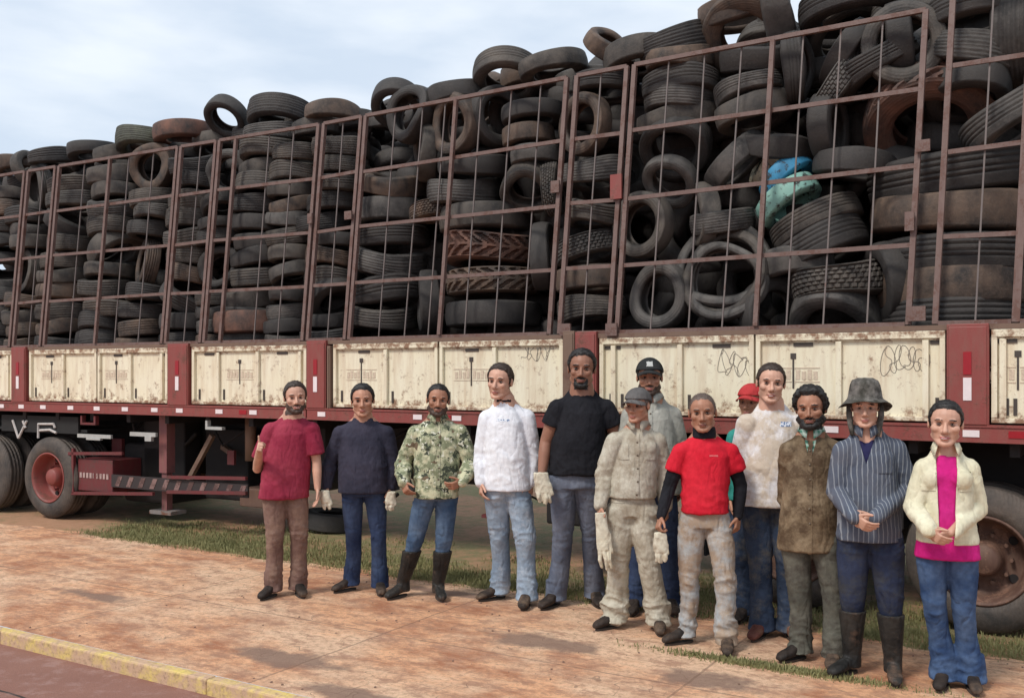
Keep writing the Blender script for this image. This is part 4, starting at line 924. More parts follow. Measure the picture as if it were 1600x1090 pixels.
    for i, (a, sj) in enumerate(zip(arms, (sL, sR))):
        el = L0(*a['el']); wr = L0(*a['wr']); AR.append((sj, el, wr)); bare = k*u
        b.chain([sj, (sj+el)/2+ (sj-el)*.08, el, el*.65+wr*.35, wr], [.050*bare, .048*bare, .037*bare, .038*bare, .026*bare])
        d = nrm(np3(*a['dir'])) if a.get('dir') else nrm(wr-el); d = nrm(Rv*d[0] + Fv*d[1] + UP*d[2]) if a.get('dir') else d
        tdr = np3(*a.get('th', (0,1,0))); tdr = Rv*tdr[0]+Fv*tdr[1]+UP*tdr[2]; tdr = nrm(tdr - d*np.dot(tdr, d)); pn = np.cross(d, tdr)*-a.get('side', 1)
        hsz = .92*u*(.9 if female else 1); curl = a.get('curl', .35)
        # palm
        for q, wd in ((-.028,.015),(-.009,.016),(.011,.016),(.029,.015)): b.cone(wr + d*.02*hsz + tdr*q*.7*hsz, wr + d*.088*hsz + tdr*q*hsz, wd*hsz, (wd-.003)*hsz, n=10)
        for j, (q, ln, fr_) in enumerate(((-.034,.062,.0080),(-.0125,.080,.0086),(.0105,.086,.0088),(.032,.078,.0086))):
            p = wr + d*.088*hsz + tdr*q*hsz; dd = nrm(d + tdr*q*2.2)
            c_ = curl*(1+.12*(3-j)) if q < .03 or not a.get('point') else .05
            for sg_, kk in ((.45,.9),(.32,1.1),(.23,.8)):
                ax_ = pn; ang = c_*kk; dd = nrm(dd*math.cos(ang) + ax_*math.sin(ang)); ax_2 = nrm(pn - dd*np.dot(pn, dd)) if abs(np.dot(pn, dd)) < .98 else -d
                p2 = p + dd*ln*sg_*hsz; b.cone(p, p2, fr_*hsz, fr_*.92*hsz, n=9); p = p2; pn_keep = pn; pn = ax_2 if curl > .8 else pn
            pn = np.cross(d, tdr)*-a.get('side', 1)
        thd = nrm(np3(*a['thumb'])) if a.get('thumb') else None
        thd = (Rv*thd[0]+Fv*thd[1]+UP*thd[2]) if thd is not None else nrm(d*.75 + tdr*.6 + pn*.25)
        t0 = wr + d*.028*hsz + tdr*.026*hsz; t1 = t0 + nrm(thd+tdr*.4)*.035*hsz; t2 = t1 + thd*.032*hsz; t3 = t2 + nrm(thd+d*.3)*.026*hsz
        b.chain([t0,t1,t2,t3], [.015*hsz,.0115*hsz,.0102*hsz,.0088*hsz], n=10)
        a['W'] = wr; a['D'] = d; a['T'] = tdr
    for i in (0,1):
        b.chain([hj[i], kn[i], an[i]], [.070*u,.040*u,.026*u]); b.cone(an[i]-UP*.01, ft[i][0]+ft[i][1]*.06+UP*.035, .024*u, .018*u)
    me = b.fuse('person', .0048, 3, .45)
    c = getco(me); n = getno(me); h = hl(c)
    d = np.zeros(len(c)); front = h[:,1] > .03
    def G(x, z, sx_, sz_): return np.exp(-((np.abs(h[:,0])-x)/sx_)**2 - ((h[:,2]-z)/sz_)**2)*front
    d -= .0085*G(.031, .0, .015, .010)
    d -= .0035*np.exp(-((h[:,2]+.070)/.0035)**2)*(np.abs(h[:,0]) < .026)*front*(h[:,1] > .06)
    d -= .003*G(.034,-.052,.008,.012); d += .003*G(.042,-.03,.012,.012)*(1 if smile else .3)
    d -= .003*np.exp(-((h[:,2]+.086)/.006)**2)*(np.abs(h[:,0]) < .02)*front
    setco(me, c + n*(d*hs)[:,None]); me.materials.append(skin)
    body = lk('person', me); body.location = tuple(base); tag(body, label, 'person', 'people standing in line before the trailer')
    # ---- face details
    for sx in (-1,1):
        e = MB(); cc = hw(sx*.0315,.0725,.0); V = []; nn = 14
        so_ = Sol(); so_.ell((0,0,0), (.0112*hs,.0098*hs,(.0036 if smile else .0047)*hs), HM, 14, 8)
        V = np.concatenate(so_.V); V = V + cc; e.add(V, so_.F); eo = e.build('eye', EYEW, body, True)
        so_ = Sol(); so_.ell((0,0,0), (.0062*hs,.0040*hs,(.0038 if smile else .0048)*hs), HM, 10, 6); V = np.concatenate(so_.V) + hw(sx*.0315,.0798,.0005)
        MB().add(V, so_.F).build('iris', EYED, eo, True)
    # lids and lashes as a thin dark line above each eye
    wl = lambda c_: (lambda q: np.clip(1.0-np.abs((np.abs(q[:,0])-.031)/.017)**2-np.abs((q[:,2]-.0075)/.0032)**2, 0, 1)*(q[:,1] > .05)*3)(hl(c_))
    patch(me, wl, 'eyelid', H_ST, body, .0022*hs)
    wb = lambda c_: (lambda q: np.clip(1.0-np.abs((np.abs(q[:,0])-.032)/.023)**2-np.abs((q[:,2]-.0235+.10*np.abs(np.abs(q[:,0])-.03))/.0046)**2, 0, 1)*(q[:,1] > .045)*2)(hl(c_))
    patch(me, wb, 'eyebrow', hair if hair is not H_GRY else H_ST, body, .0028*hs)
    wm = lambda c_: (lambda q: np.clip(1.0-np.abs(q[:,0]/(.029 if smile else .025))**2-np.abs((q[:,2]+.0695-(.0025*(np.abs(q[:,0])/.02)**2 if smile else 0))/.0085)**2, 0, 1)*(q[:,1] > .05)*3)(hl(c_))
    patch(me, wm, 'lips', lipm, body, .0018*hs)
    if smile:
        wt = lambda c_: (lambda q: np.clip(1.0-np.abs(q[:,0]/.019)**2-np.abs((q[:,2]+.0705)/.0035)**2, 0, 1)*(q[:,1] > .05)*3)(hl(c_))
        patch(me, wt, 'teeth', TEETH, body, .0042*hs)
    # ---- hair
    def hairw(c_):
        q = hl(c_); lim = np.interp(q[:,1], [-.12,-.06,-.02,.010,.026,.042,.056,.075,.10], [-.065,-.06,-.02,-.016,.012,.052,.072,.077+hairline,.078+hairline])
        lim = lim + .005*sn(q, 150, seed) + .003*sn(q, 420, seed+1)
        w_ = (q[:,2]-lim)/.022; w_ = np.where((np.abs(q[:,0]) > .0765) & (q[:,2] < .032), 0, w_); return np.where(np.linalg.norm(q, axis=1) < .17, w_, 0)
    hair_t = hairlen
    def strands(o_, wfun, ln, cnt, sd):
        if o_ is None: return
        c_ = getco(me); n_ = getno(me); w_ = wfun(c_); idx = np.where(w_ > .02)[0]; rr = np.random.RandomState(sd)
        if len(idx) == 0: return
        idx = rr.choice(idx, cnt); base_ = c_[idx] + rr.normal(0, .0015, (cnt,3)); tw = np.clip(w_[idx], .25, 1)[:,None]
        d_ = n_[idx] + rr.normal(0, .45, (cnt,3)) + np.array(-Hu)*.35; d_ /= np.linalg.norm(d_, axis=1)[:,None]; sd_ = np.cross(d_, rr.normal(0, 1, (cnt,3))); sd_ /= np.linalg.norm(sd_, axis=1)[:,None]
        L_ = ln*hs*rr.uniform(.5, 1.2, (cnt,1))*tw; V_ = np.stack([base_-sd_*.0011, base_+sd_*.0011, base_+d_*L_], 1).reshape(-1,3)
        mh = o_.data; nv0 = len(mh.vertices); V0 = getco(mh).tolist() + V_.tolist(); F0 = [tuple(p.vertices) for p in mh.polygons] + [(nv0+3*i_, nv0+3*i_+1, nv0+3*i_+2) for i_ in range(cnt)]
        m2 = bpy.data.meshes.new(o_.name); m2.from_pydata(V0, [], F0); m2.update(); m2.shade_smooth(); m2.materials.append(mh.materials[0]); o_.data = m2
    if hair is not None and hairlen > 0: ho_ = patch(me, hairw, 'hair', hair, body, hair_t*hs, hair_t*.35*hs, seed, .001, 150); strands(ho_, hairw, hairlen*.7+.007, 5200, seed)
    if beard:
        mat_, t_, kind_ = beard
        def bw(c_):
            q = hl(c_); up = np.interp(np.abs(q[:,0]), [0,.02,.034,.05,.066,.08], [-.078,-.078,-.052,-.052,-.03,.01])
            w1 = (up-q[:,2])/.012; w1 = np.where((q[:,1] > -.002) & (q[:,2] > -.124) & (np.abs(q[:,0]) < .078), w1, 0)
            w1 = np.where(q[:,2] < -.110, w1*np.clip((q[:,2]+.124)/.01, 0, 1), w1)
            must = np.clip(1-np.abs(q[:,0]/.034)**2-np.abs((q[:,2]+.054)/.0085)**2, 0, 1)*(q[:,1] > .05)*2.5
            if kind_ == 'mustache': w1 = must*0 ; return must
            if kind_ == 'goatee': w1 = w1*(np.abs(q[:,0]) < .04)
            return np.maximum(w1, must)
        bo_ = patch(me, bw, 'beard', mat_, body, t_*hs, t_*.35*hs, seed+3, .0008, 170); strands(bo_, bw, .004+t_*.8, 1600, seed+1)
    # ---- trousers
    if bottom:
        t = Sol(); lg = bottom.get('leg', 1.0); wz = hip + UP*(bottom.get('rise', .06))
        hwid = bottom.get('hip', .165)*k*u; 
        t.loft([(hip-UP*.075*u, Rv, Fv, hwid*.93, .105*u), (hip-UP*.0, Rv, Fv, hwid, .108*u+belly*.3), (wz, Rv, Fv, hwid*.88, .098*u+belly*.5)])
        hem = bottom.get('hem', .068)
        for i in (0,1):
            end = an[i] - UP*.045 if not boots else an[i]*.40+kn[i]*.60
            kk2 = kn[i]; cal = kk2*.55+an[i]*.45 - ft[i][1]*.012
            if boots: t.chain([hj[i]-UP*.03, hj[i]*.55+kk2*.45, kk2, kk2*.85+an[i]*.15, end], [.090*lg*u,.086*lg*u,.069*lg*u,.064*lg*u,.052*u])
            else: t.chain([hj[i]-UP*.03, hj[i]*.55+kk2*.45, kk2, cal, end+UP*.045], [.090*lg*u,.087*lg*u,.068*lg*u,.064*lg*u,hem*u]); 
            if not boots:
                e0 = an[i]; t.loft([(e0+UP*.10, Rv, Fv, hem*.98*u, hem*.98*u), (e0-UP*.01, Rv, Fv, hem*1.03*u, hem*1.03*u), (e0-UP*bottom.get('drop', .045)+ft[i][1]*.01, Rv, Fv, hem*1.08*u, hem*1.14*u)], 24, 2)
        tm = t.fuse('trousers', .0078, 3)
        def msk(c_): 
            kz = .285*tot; return .16 + 1.25*np.exp(-((c_[:,2]-.14)/.11)**2) + .75*np.exp(-((c_[:,2]-kz)/.08)**2) + .75*np.exp(-((c_[:,2]-hipz+.10)/.06)**2)
        wrinkle(tm, bottom.get('wr', .0055)*2.1, (15,15,36), seed, msk); tm.materials.append(bottom['mat']); tr = lk('trousers', tm, body)
        if bottom.get('belt'): 
            zb = (wz-UP*.02)[2]; patch(tm, lambda c_: np.where(np.abs(c_[:,2]-zb) < .02, 1.0, 0), 'belt', bottom['belt'], body, .004)
    # ---- feet
    for i in (0,1):
        q, fd = ft[i]; sd_ = np.cross(UP, fd); so_ = Sol(); hl_ = q - fd*.075; f_ = .93*u
        wd = .043 if not female else .036
        prof = [(-.008,.030,.036,.045),(.02,.039,.046,.062),(.07,.041,.050,.066),(.12,.042,.040,.052),(.17,wd+.003,.031,.040),(.215,wd+.003,.027,.034),(.25,.038,.022,.027),(.272,.024,.016,.020)]
        so_.loft([(hl_ + fd*a_*f_ + UP*(zc+.012), sd_, UP, ww*f_, hh*.9) for a_, ww, hh, zc in prof], 22, 2.5)
        if boots: kk3 = kn[i]-an[i]; so_.loft([(an[i]-UP*.05, sd_, fd, .052*u, .062*u), (an[i]+UP*.03, sd_, fd, .053*u, .058*u), (an[i]+kk3*.38, sd_, fd, .064*u, .068*u), (an[i]+kk3*.74, sd_, fd, .079*u, .083*u)], 22, 2)
        else: so_.loft([(an[i]-UP*.055-fd*.01, sd_, fd, .043*u, .055*u), (an[i]+UP*.06-fd*.01, sd_, fd, .045*u, .050*u)], 20, 2)
        sm = so_.fuse('shoe', .006, 3); wrinkle(sm, .0025, (30,30,60), seed+i); sm.materials.append(BOOT if boots else shoe)
        sobj = lk('boot' if boots else 'shoe', sm, body)
        m = MB(); V = []; nn = 26
        for zz in (.001, .014):
            for a_ in range(nn):
                th = 2*math.pi*a_/nn; yy = math.sin(th); xx = math.cos(th); V.append(hl_ + fd*(.130+.128*xx)*f_ + sd_*yy*(.034-.004*xx)*f_ + UP*zz)
        m.add(V, [tuple(range(nn))[::-1], tuple(range(nn,2*nn))] + [(a_, (a_+1)%nn, nn+(a_+1)%nn, nn+a_) for a_ in range(nn)]); m.build('sole', SOLE, sobj)
        if shoe is SHOE and extra == 'laces':
            m = MB()
            for a_ in range(4): cc = hl_ + fd*(.10+.02*a_)*f_ + UP*(.088-.008*a_); m.tube([cc-sd_*.022, cc+UP*.006, cc+sd_*.022], .003, 5)
            m.build('laces', LACE, sobj)
    # ---- top
    if top:
        t = Sol(); hemz = CAMH + (HY-top['hem'])*Z/FPX; hem = np3(0,0,hemz); hwh = top.get('hw', .18)*k*u; dp = .136*u*top.get('dp', 1)
        ch = sw + .015*u; cz = nb - UP*.16*u
        xs = lambda z_: (nb*((z_-hipz)/(nb[2]-hipz)) + hip*(1-(z_-hipz)/(nb[2]-hipz)))
        def ctr(z_): q = xs(z_); return np3(q[0], q[1], z_)
        fm = 1 if not female else 0
        mid = (hemz*.5+cz[2]*.5)
        t.loft([(ctr(hemz)+Fv*belly*.4, Rv, Fv, hwh, dp+belly*.6), (ctr(hemz+.03)+Fv*belly*.4, Rv, Fv, hwh*.995, dp+belly*.6), (ctr(mid)+Fv*belly*.35, Rv, Fv, (hwh*.6+ch*.38)*top.get('waist', 1), dp*1.0+belly*.5), (cz, Rv, Fv, ch*.93, .125*u*top.get('dp', 1)+(.012 if female else 0)), (nb-UP*.095*u, Rv, Fv, ch*.74, .105*u), (nb-UP*.04*u, Rv, Fv, ch*.42, .082*u), (nb+UP*top.get('neck', .004), Rv, Fv, .070*u*k, .072*u)], 32, 2.3)
        if female:
            for sx in (-1,1): t.ell(cz + Rv*sx*.065 + Fv*.085 - UP*.02, (.062,.05,.06))
        loose = top.get('loose', 1.0); cuff = {'long': 1.0, 'short': None}[top.get('sleeve', 'long')]
        for (sj, el, wr), a in zip(AR, arms):
            sg = 1 if np.dot(sj-nb, Rv) > 0 else -1; t.cone(nb-UP*.062*u, sj, .055*u, .060*u); t.cone(nb + Rv*sg*.050*k*u - UP*.014 - Fv*.014, sj*.55+nb*.45 - UP*.006, .028*u, .046*u)
            if cuff: t.chain([sj, sj*.5+el*.5, el, el*.5+wr*.5, wr+(wr-el)*.02], [.060*u*loose,.058*u*loose,.051*u*loose,.047*u*loose,.039*u*loose])
            else:
                se = sj*(1-top.get('sl', .62)) + el*top.get('sl', .62); ad = nrm(el-sj); px_ = nrm(np.cross(ad, Fv)); py_ = np.cross(ad, px_)
                t.cone(sj, (sj+se)/2, .064*u*loose, .064*u*loose); t.loft([(sj, px_, py_, .062*u*loose, .062*u*loose), ((sj+se)/2, px_, py_, .068*u*loose, .068*u*loose), (se, px_, py_, .070*u*loose, .070*u*loose)], 22, 2)
        tm = t.fuse('shirt', .0078, 3)
        def msk2(c_):
            m_ = .22 + .75*np.exp(-((c_[:,2]-hemz-.05)/.10)**2) + .4*np.exp(-((c_[:,2]-mid+.03)/.08)**2)
            for _, el, _w in AR: m_ = m_ + 1.3*np.exp(-(((c_-el)**2).sum(1))/.10**2)
            for sj_, _e, _w in AR: m_ = m_ + .7*np.exp(-(((c_-(sj_-UP*.09))**2).sum(1))/.07**2)
            return m_ * np.clip((nb[2]-c_[:,2])/.12, .15, 1)
        wrinkle(tm, top.get('wr', .0055)*2.0, top.get('wf', (17,17,27)), seed+7, msk2); tm.materials.append(top['mat'])
        inner = None
        if top.get('inner'):
            # a shirt underneath, seen through the open front; the outer layer is cut open
            im, w0_, w1_, z1_ = top['inner']
            cc = getco(tm); nn_ = getno(tm); xr = (cc - nb) @ Rv; fr_ = (cc - np.array([ctr(z_) for z_ in cc[:,2]])) @ Fv
            zt_ = nb[2]; zz_ = cc[:,2]; frac = np.clip((zt_-zz_)/(zt_-z1_*1.0 if z1_ else zt_-hemz), 0, 1)
            half = w0_*(1-frac) + w1_*frac
            import bmesh
            bmz = bmesh.new(); bmz.from_mesh(tm); ze = z1_ if z1_ else hemz-.2; sl_ = (w0_-w1_)/(zt_-(z1_ if z1_ else hemz))
            for sg in (-1, 1):
                bmesh.ops.bisect_plane(bmz, geom=bmz.verts[:]+bmz.edges[:]+bmz.faces[:], plane_co=Vector(nb+Rv*sg*w0_), plane_no=Vector(Rv*sg - UP*sl_))
            dele = []
            for fc in bmz.faces:
                p = np.array(fc.calc_center_median()); fq = (zt_-p[2])*sl_
                if abs((p-nb) @ Rv) < w0_-fq and (p-ctr(p[2])) @ Fv > .02 and p[2] > ze: dele.append(fc)
            bmesh.ops.delete(bmz, geom=dele, context='FACES')
            im_me = bpy.data.meshes.new('inner_shirt'); I = Sol()
            iw = top.get('iw', .93); I.loft([(ctr(max(hemz-.0, hemz)) - UP*top.get('idrop', 0)+Fv*belly*.3, Rv, Fv, hwh*iw, dp*max(.93, iw-.08)+belly*.5), (ctr(mid)+Fv*belly*.3, Rv, Fv, (hwh*.6+ch*.38)*.92*top.get('waist', 1), dp*.9+belly*.4), (cz, Rv, Fv, ch*.85, .110*u+(.012 if female else 0)), (nb-UP*.095*u, Rv, Fv, ch*.66, .092*u), (nb-UP*.04*u, Rv, Fv, ch*.36, .075*u), (nb+UP*top.get('ineck', -.01), Rv, Fv, .062*u*k, .064*u)], 32, 2.3)
            if female:
                for sx in (-1,1): I.ell(cz + Rv*sx*.062 + Fv*.080 - UP*.02, (.058,.045,.055))
            im_me = I.fuse('inner_shirt', .009, 3); wrinkle(im_me, .004, (24,24,40), seed+3); im_me.materials.append(im); lk('inner_shirt', im_me, body)
            r = bpy.data.meshes.new('jacket'); bmz.to_mesh(r); bmz.free(); r.materials.clear(); r.materials.append(top['mat']); r.shade_smooth(); tm2 = r
        else: tm2 = tm
        so2 = lk(top.get('name', 'shirt'), tm2, body)
        if top.get('inner'): sd2 = so2.modifiers.new('t', 'SOLIDIFY'); sd2.thickness = .007; sd2.offset = -1
        if top.get('band'): 
            bm_ = top['band']; patch(tm, lambda c_: np.where((np.linalg.norm(((c_-nb)-UP*np.dot(UP,0))[:, :2], axis=1) < .086*u) & (c_[:,2] > nb[2]-.016), 1.0, 0), 'neckband', bm_, so2, .003)
        if not top.get('inner'): patch(tm, lambda c_: np.where(c_[:,2] < hemz+.020, 1.0, 0), 'hem_band', top['mat'], so2, .0022)
        if top.get('print'):
            pmat, pu, pz, pw, ph = top['print']
            def pw_(c_):
                xr = (c_ - nb) @ Rv - pu; fr_ = (c_-nb) @ Fv; return np.where((np.abs(xr) < pw) & (np.abs(c_[:,2]-nb[2]+pz) < ph) & (fr_ > 0), 1.0, 0)
            patch(tm, pw_, 'chest_print', pmat, so2, .0015)
        if top.get('placket'):
            patch(tm, lambda c_: np.where((np.abs((c_-nb) @ Rv) < .017) & ((c_-np.array([ctr(z_) for z_ in c_[:,2]])) @ Fv > 0) & (c_[:,2] < nb[2]-.06), 1.0, 0), 'placket', top['mat'], so2, .0045)
            for j in range(6):
                z_ = nb[2]-.12-j*.085
                if z_ < hemz+.03: break
                cands = getco(tm); dd_ = np.abs((cands-nb) @ Rv)+np.abs(cands[:,2]-z_)+10*(((cands-ctr(z_)) @ Fv) < 0); p = cands[dd_.argmin()]
                o_ = Sol(); o_.ell(p+Fv*.006, (.007,.004,.007), np.stack([Rv,Fv,UP],1), 10, 6); MB().add(np.concatenate(o_.V), o_.F).build('button', plain('button_plastic', (.12,.09,.06), .4) if j == 0 else bpy.data.materials['button_plastic'], so2, True)
        if top.get('collar'):
            cm = top['collar'] if not isinstance(top['collar'], bool) else top['mat']
            for sx in (-1, 1):
                V = []; m = MB(); nn = 12; gap = top.get('cgap', .5)
                for j in range(nn+1):
                    th = sx*(gap*.4 + (math.pi-gap*.4)*j/nn); dirn = Fv*math.cos(th) + Rv*math.sin(th)
                    ptf = max(0, 1-j/3.0)
                    for lay in (0, 1):
                        rr_ = .062*u*k+.006+lay*.004; rb_ = .074*u*k+.010+lay*.004
                        V.append(nb + dirn*rr_ + UP*.022); V.append(nb + dirn*(rb_+.02*ptf) + UP*(-.012-.038*ptf) + Fv*(.008+.012*ptf))
                F = []
                for j in range(nn):
                    a0 = 4*j; a1 = 4*(j+1); F += [(a0,a0+1,a1+1,a1),(a0+2,a1+2,a1+3,a0+3),(a0,a1,a1+2,a0+2),(a0+1,a0+3,a1+3,a1+1)]
                F += [(0,2,3,1),(4*nn,4*nn+1,4*nn+3,4*nn+2)]
                m.add(V, F).build('collar', cm, so2, True)
        if top.get('pockets'):
            for sx in top['pockets']:
                patch(tm, lambda c_: np.where((np.abs((c_-nb) @ Rv - sx*.100*u) < .040) & (np.abs(c_[:,2]-nb[2]+.20*u) < .055) & ((c_-nb) @ Fv > 0), 1.0, 0), 'pocket', top['mat'], so2, .005)
        if top.get('gather'):
            gz = CAMH + (HY-top['gather'])*Z/FPX
        if top.get('under'):            # tight sleeves under a short sleeved shirt
            us = Sol()
            for sj, el, wr in AR: us = Sol(); us.chain([sj*.5+el*.5, el, el*.5+wr*.5, wr], [.052*u,.046*u,.043*u,.033*u]); ms = us.fuse('under_sleeve', .007, 2); wrinkle(ms, .004, (30,30,55), seed); ms.materials.append(top['under']); lk('under_sleeve', ms, body)
            nk = Sol(); nk.loft([(nb-UP*.035, Rv, Fv, .084*u, .094*u), (nb+UP*.012, Rv, Fv, .080*u, .086*u), (nb+UP*.040, Rv, Fv, .074*u, .080*u)], 24, 2); mn = nk.fuse('turtleneck', .007, 2); wrinkle(mn, .003, (20,20,90), seed); mn.materials.append(top['under']); lk('turtleneck', mn, body)
    # ---- headgear
    if cap:
        ck, cm = cap['kind'], cap['mat']
        if ck == 'cap':
            lim = lambda q: np.interp(q[:,1], [-.12,-.05,.02,.10], [.0,.022,.040,.046])
            def cw(c_): q = hl(c_); w_ = (q[:,2]-lim(q))/.006; return np.where((np.linalg.norm(q, axis=1) < .17) & (np.abs(q[:,0]) < .09), w_, 0)
            co_ = patch(me, cw, 'cap', cm, body, .017*hs, .0015, seed, -.006, 40)
            m = MB(); V = []; n1, n2 = 14, 7
            for lay in (0, 1):
                for i in range(n1+1):
                    t_ = (i/n1*2-1); an_ = t_*R(66)
                    for j in range(n2+1):
                        r_ = j/n2; x = math.sin(an_)*(.080+.008*r_); y0 = math.cos(an_)*.094; y = y0 + (.075*math.cos(an_*1.1)**.7 if abs(t_) < .999 else 0)*r_
                        z = .046 - .30*x*x/.08 - .018*r_ + .004*lay; V.append(hw(x, y, z))
            mm = (n1+1)*(n2+1); F = [(i*(n2+1)+j, (i+1)*(n2+1)+j, (i+1)*(n2+1)+j+1, i*(n2+1)+j+1) for i in range(n1) for j in range(n2)]
            F = [f_[::-1] for f_ in F] + [tuple(q+mm for q in f_) for f_ in F] + [(i*(n2+1)+n2, (i+1)*(n2+1)+n2, mm+(i+1)*(n2+1)+n2, mm+i*(n2+1)+n2) for i in range(n1)]
            m.add(V, F).build('visor', cap.get('vis', cm), co_, True)
            if cap.get('badge'): patch(me, lambda c_: (lambda q: np.where((np.abs(q[:,0]) < .018) & (np.abs(q[:,2]-.078) < .014) & (q[:,1] > 0), 1.0, 0))(hl(c_)), 'cap_badge', cap['badge'], co_, .0195*hs)
        else:
            m = MB(); V = []; nn = 40; prof = [(0,.165),(.045,.163),(.075,.150),(.086,.125),(.094,.085),(.098,.055),(.103,.042),(.120,.034),(.138,.026),(.152,.019),(.154,.016),(.150,.015),(.136,.021),(.118,.029),(.098,.038)]
            for k_ in range(nn):
                th = 2*math.pi*k_/nn; wv = .012*math.sin(2*th+.6)+.008*math.sin(3*th+1)
                for r_, z_ in prof:
                    o2 = max(0, (r_-.1)/.07); V.append(hw(math.cos(th)*r_*(.98+.03*math.sin(th*2)), math.sin(th)*r_*1.05-.006, z_ + .012 + wv*o2*1.3 + .030*o2*math.sin(th) - .040*o2*math.cos(th)**2+.003*math.sin(7*th+r_*60)))
            mp_ = len(prof); F = [(k_*mp_+i, ((k_+1)%nn)*mp_+i, ((k_+1)%nn)*mp_+i+1, k_*mp_+i+1) for k_ in range(nn) for i in range(mp_-1)]
            h_ = m.add(V, F).build('bucket_hat', cm, body, True)
            for sx in (-1,1): MB().tube([hw(sx*.088,-.01,.04), hw(sx*.088,-.005,-.04), hw(sx*.080,.01,-.10), hw(sx*.070,.03,-.16)], [.016,.018,.017,.012], 8).build('chin_strap', cm, h_, True)
    return dict(body=body, base=base, arms=arms, hw=hw, Rv=Rv, Fv=Fv, P=P, me=me, nb=nb, hl=hl, hs=hs)

def held_glove(w, px, py, Z, L, wd, label, parent_name=None, fingers=True, lean=0):
    """a work glove hanging from a hand"""
    q = np3((px-CX)*Z/FPX, Z, CAMH + (HY-py)/FPX*Z); o = Sol(); dn = nrm(np3(lean,0,-1)); sd_ = np3(1,0,0)
    o.loft([(q, sd_, np3(0,1,0), wd*.42, .018), (q+dn*L*.3, sd_, np3(0,1,0), wd*.5, .022), (q+dn*L*.62, sd_, np3(0,1,0), wd*.52, .020)], 18, 2.2)
    for i in range(4):
        t = (i-1.5)/1.5; a = q + dn*L*.58 + sd_*t*wd*.30; a2 = a + nrm(dn + sd_*(t*.05-.12*((i*7+int(px)) % 3-1)) - np3(0,.25*((i+int(px)) % 2),0))*L*.2; o.cone(a, a2, wd*.14, wd*.13, n=10); o.cone(a2, a2 + nrm(dn + sd_*(.15*((i*5+int(px)) % 3-1)) + np3(0,.3,0))*L*(.20-.05*abs(t)), wd*.13, wd*.10, n=10)
    o.cone(q+dn*L*.35+sd_*wd*.40, q+dn*L*.66+sd_*wd*.50, wd*.14, wd*.12, n=10)
    m = o.fuse('glove', .005, 2); b = (q[0], q[1], q[2]); cc = getco(m); setco(m, cc-q); wrinkle(m, .009, (38,38,30), px*.01); m.materials.append(GLOVE)
    ob = lk('work_glove', m); ob.location = b; tag(ob, label, 'glove', 'cream work gloves held in hands'); return ob

def camo_mat():
    m, nt, b = newmat('camouflage_cloth'); v = coords(nt, (1,1,1.1))
    w1 = noise(nt, v, 17, 4, .6); v2 = N(nt, 'ShaderNodeVectorMath', operation='ADD'); v2.inputs[1].default_value = (3,7,1); nt.links.new(v, v2.inputs[0]); w2 = noise(nt, v2.outputs[0], 13, 4, .65); v3 = N(nt, 'ShaderNodeVectorMath', operation='ADD'); v3.inputs[1].default_value = (9,2,5); nt.links.new(v, v3.inputs[0]); w3 = noise(nt, v3.outputs[0], 24, 3, .6)
    c = ramp(nt, w1, [(0,(.20,.22,.13)),(.47,(.36,.37,.24)),(.56,(.52,.50,.33))], True)
    c = mix(nt, ramp(nt, w2, [(0,g(0)),(.56,g(1))], True), c, (.045,.055,.035)); c = mix(nt, ramp(nt, w3, [(0,g(0)),(.62,g(1))], True), c, (.62,.62,.50))
    c = mix(nt, ramp(nt, noise(nt, v, 9, 3), [(0,g(0)),(.64,g(1))], True), c, (.14,.10,.06))
    nt.links.new(c, b.inputs['Base Color']); b.inputs['Roughness'].default_value = .9; folds(nt, b, noise(nt, v, 40, 4)); return m
def stripe_mat():
    m, nt, b = newmat('striped_grey_blue_cloth'); t = N(nt, 'ShaderNodeTexCoord'); s = N(nt, 'ShaderNodeSeparateXYZ'); nt.links.new(t.outputs['Object'], s.inputs[0]); v = coords(nt)
    x = mth(nt, 'ADD', s.outputs['X'], mth(nt, 'MULTIPLY', noise(nt, v, 5, 3), .03)); f = mth(nt, 'FRACT', mth(nt, 'MULTIPLY', x, 42))
    c = mix(nt, ramp(nt, f, [(0,g(0)),(.55,g(1)),(.72,g(.3)),(.8,g(0))], True), (.07,.085,.12), (.26,.28,.31)); c = mix(nt, ramp(nt, noise(nt, v, 6, 5), [(.4,g(0)),(.7,g(.5))]), c, (.10,.10,.12))
    nt.links.new(c, b.inputs['Base Color']); b.inputs['Roughness'].default_value = .9; folds(nt, b, noise(nt, v, 40, 4)); return m
def plaid_mat():
    m, nt, b = newmat('green_plaid_cloth'); t = N(nt, 'ShaderNodeTexCoord'); s = N(nt, 'ShaderNodeSeparateXYZ'); nt.links.new(t.outputs['Object'], s.inputs[0])
    fx = mth(nt, 'GREATER_THAN', mth(nt, 'FRACT', mth(nt, 'MULTIPLY', s.outputs['X'], 32)), .5); fz = mth(nt, 'GREATER_THAN', mth(nt, 'FRACT', mth(nt, 'MULTIPLY', s.outputs['Z'], 32)), .5)
    c = mix(nt, fx, (.10,.28,.20), (.35,.5,.42)); c = mix(nt, mth(nt, 'MULTIPLY', fz, .5), c, (.6,.68,.6)); nt.links.new(c, b.inputs['Base Color']); b.inputs['Roughness'].default_value = .9; return m
def print_mat():
    m, nt, b = newmat('blue_chest_print'); v = coords(nt, (1,1,.8)); nt.links.new(ramp(nt, noise(nt, v, 75, 2), [(0,(.72,.75,.80)),(.50,(.16,.22,.36))], True), b.inputs['Base Color']); b.inputs['Roughness'].default_value = .8; return m
PRINT = print_mat()
W_ = dict
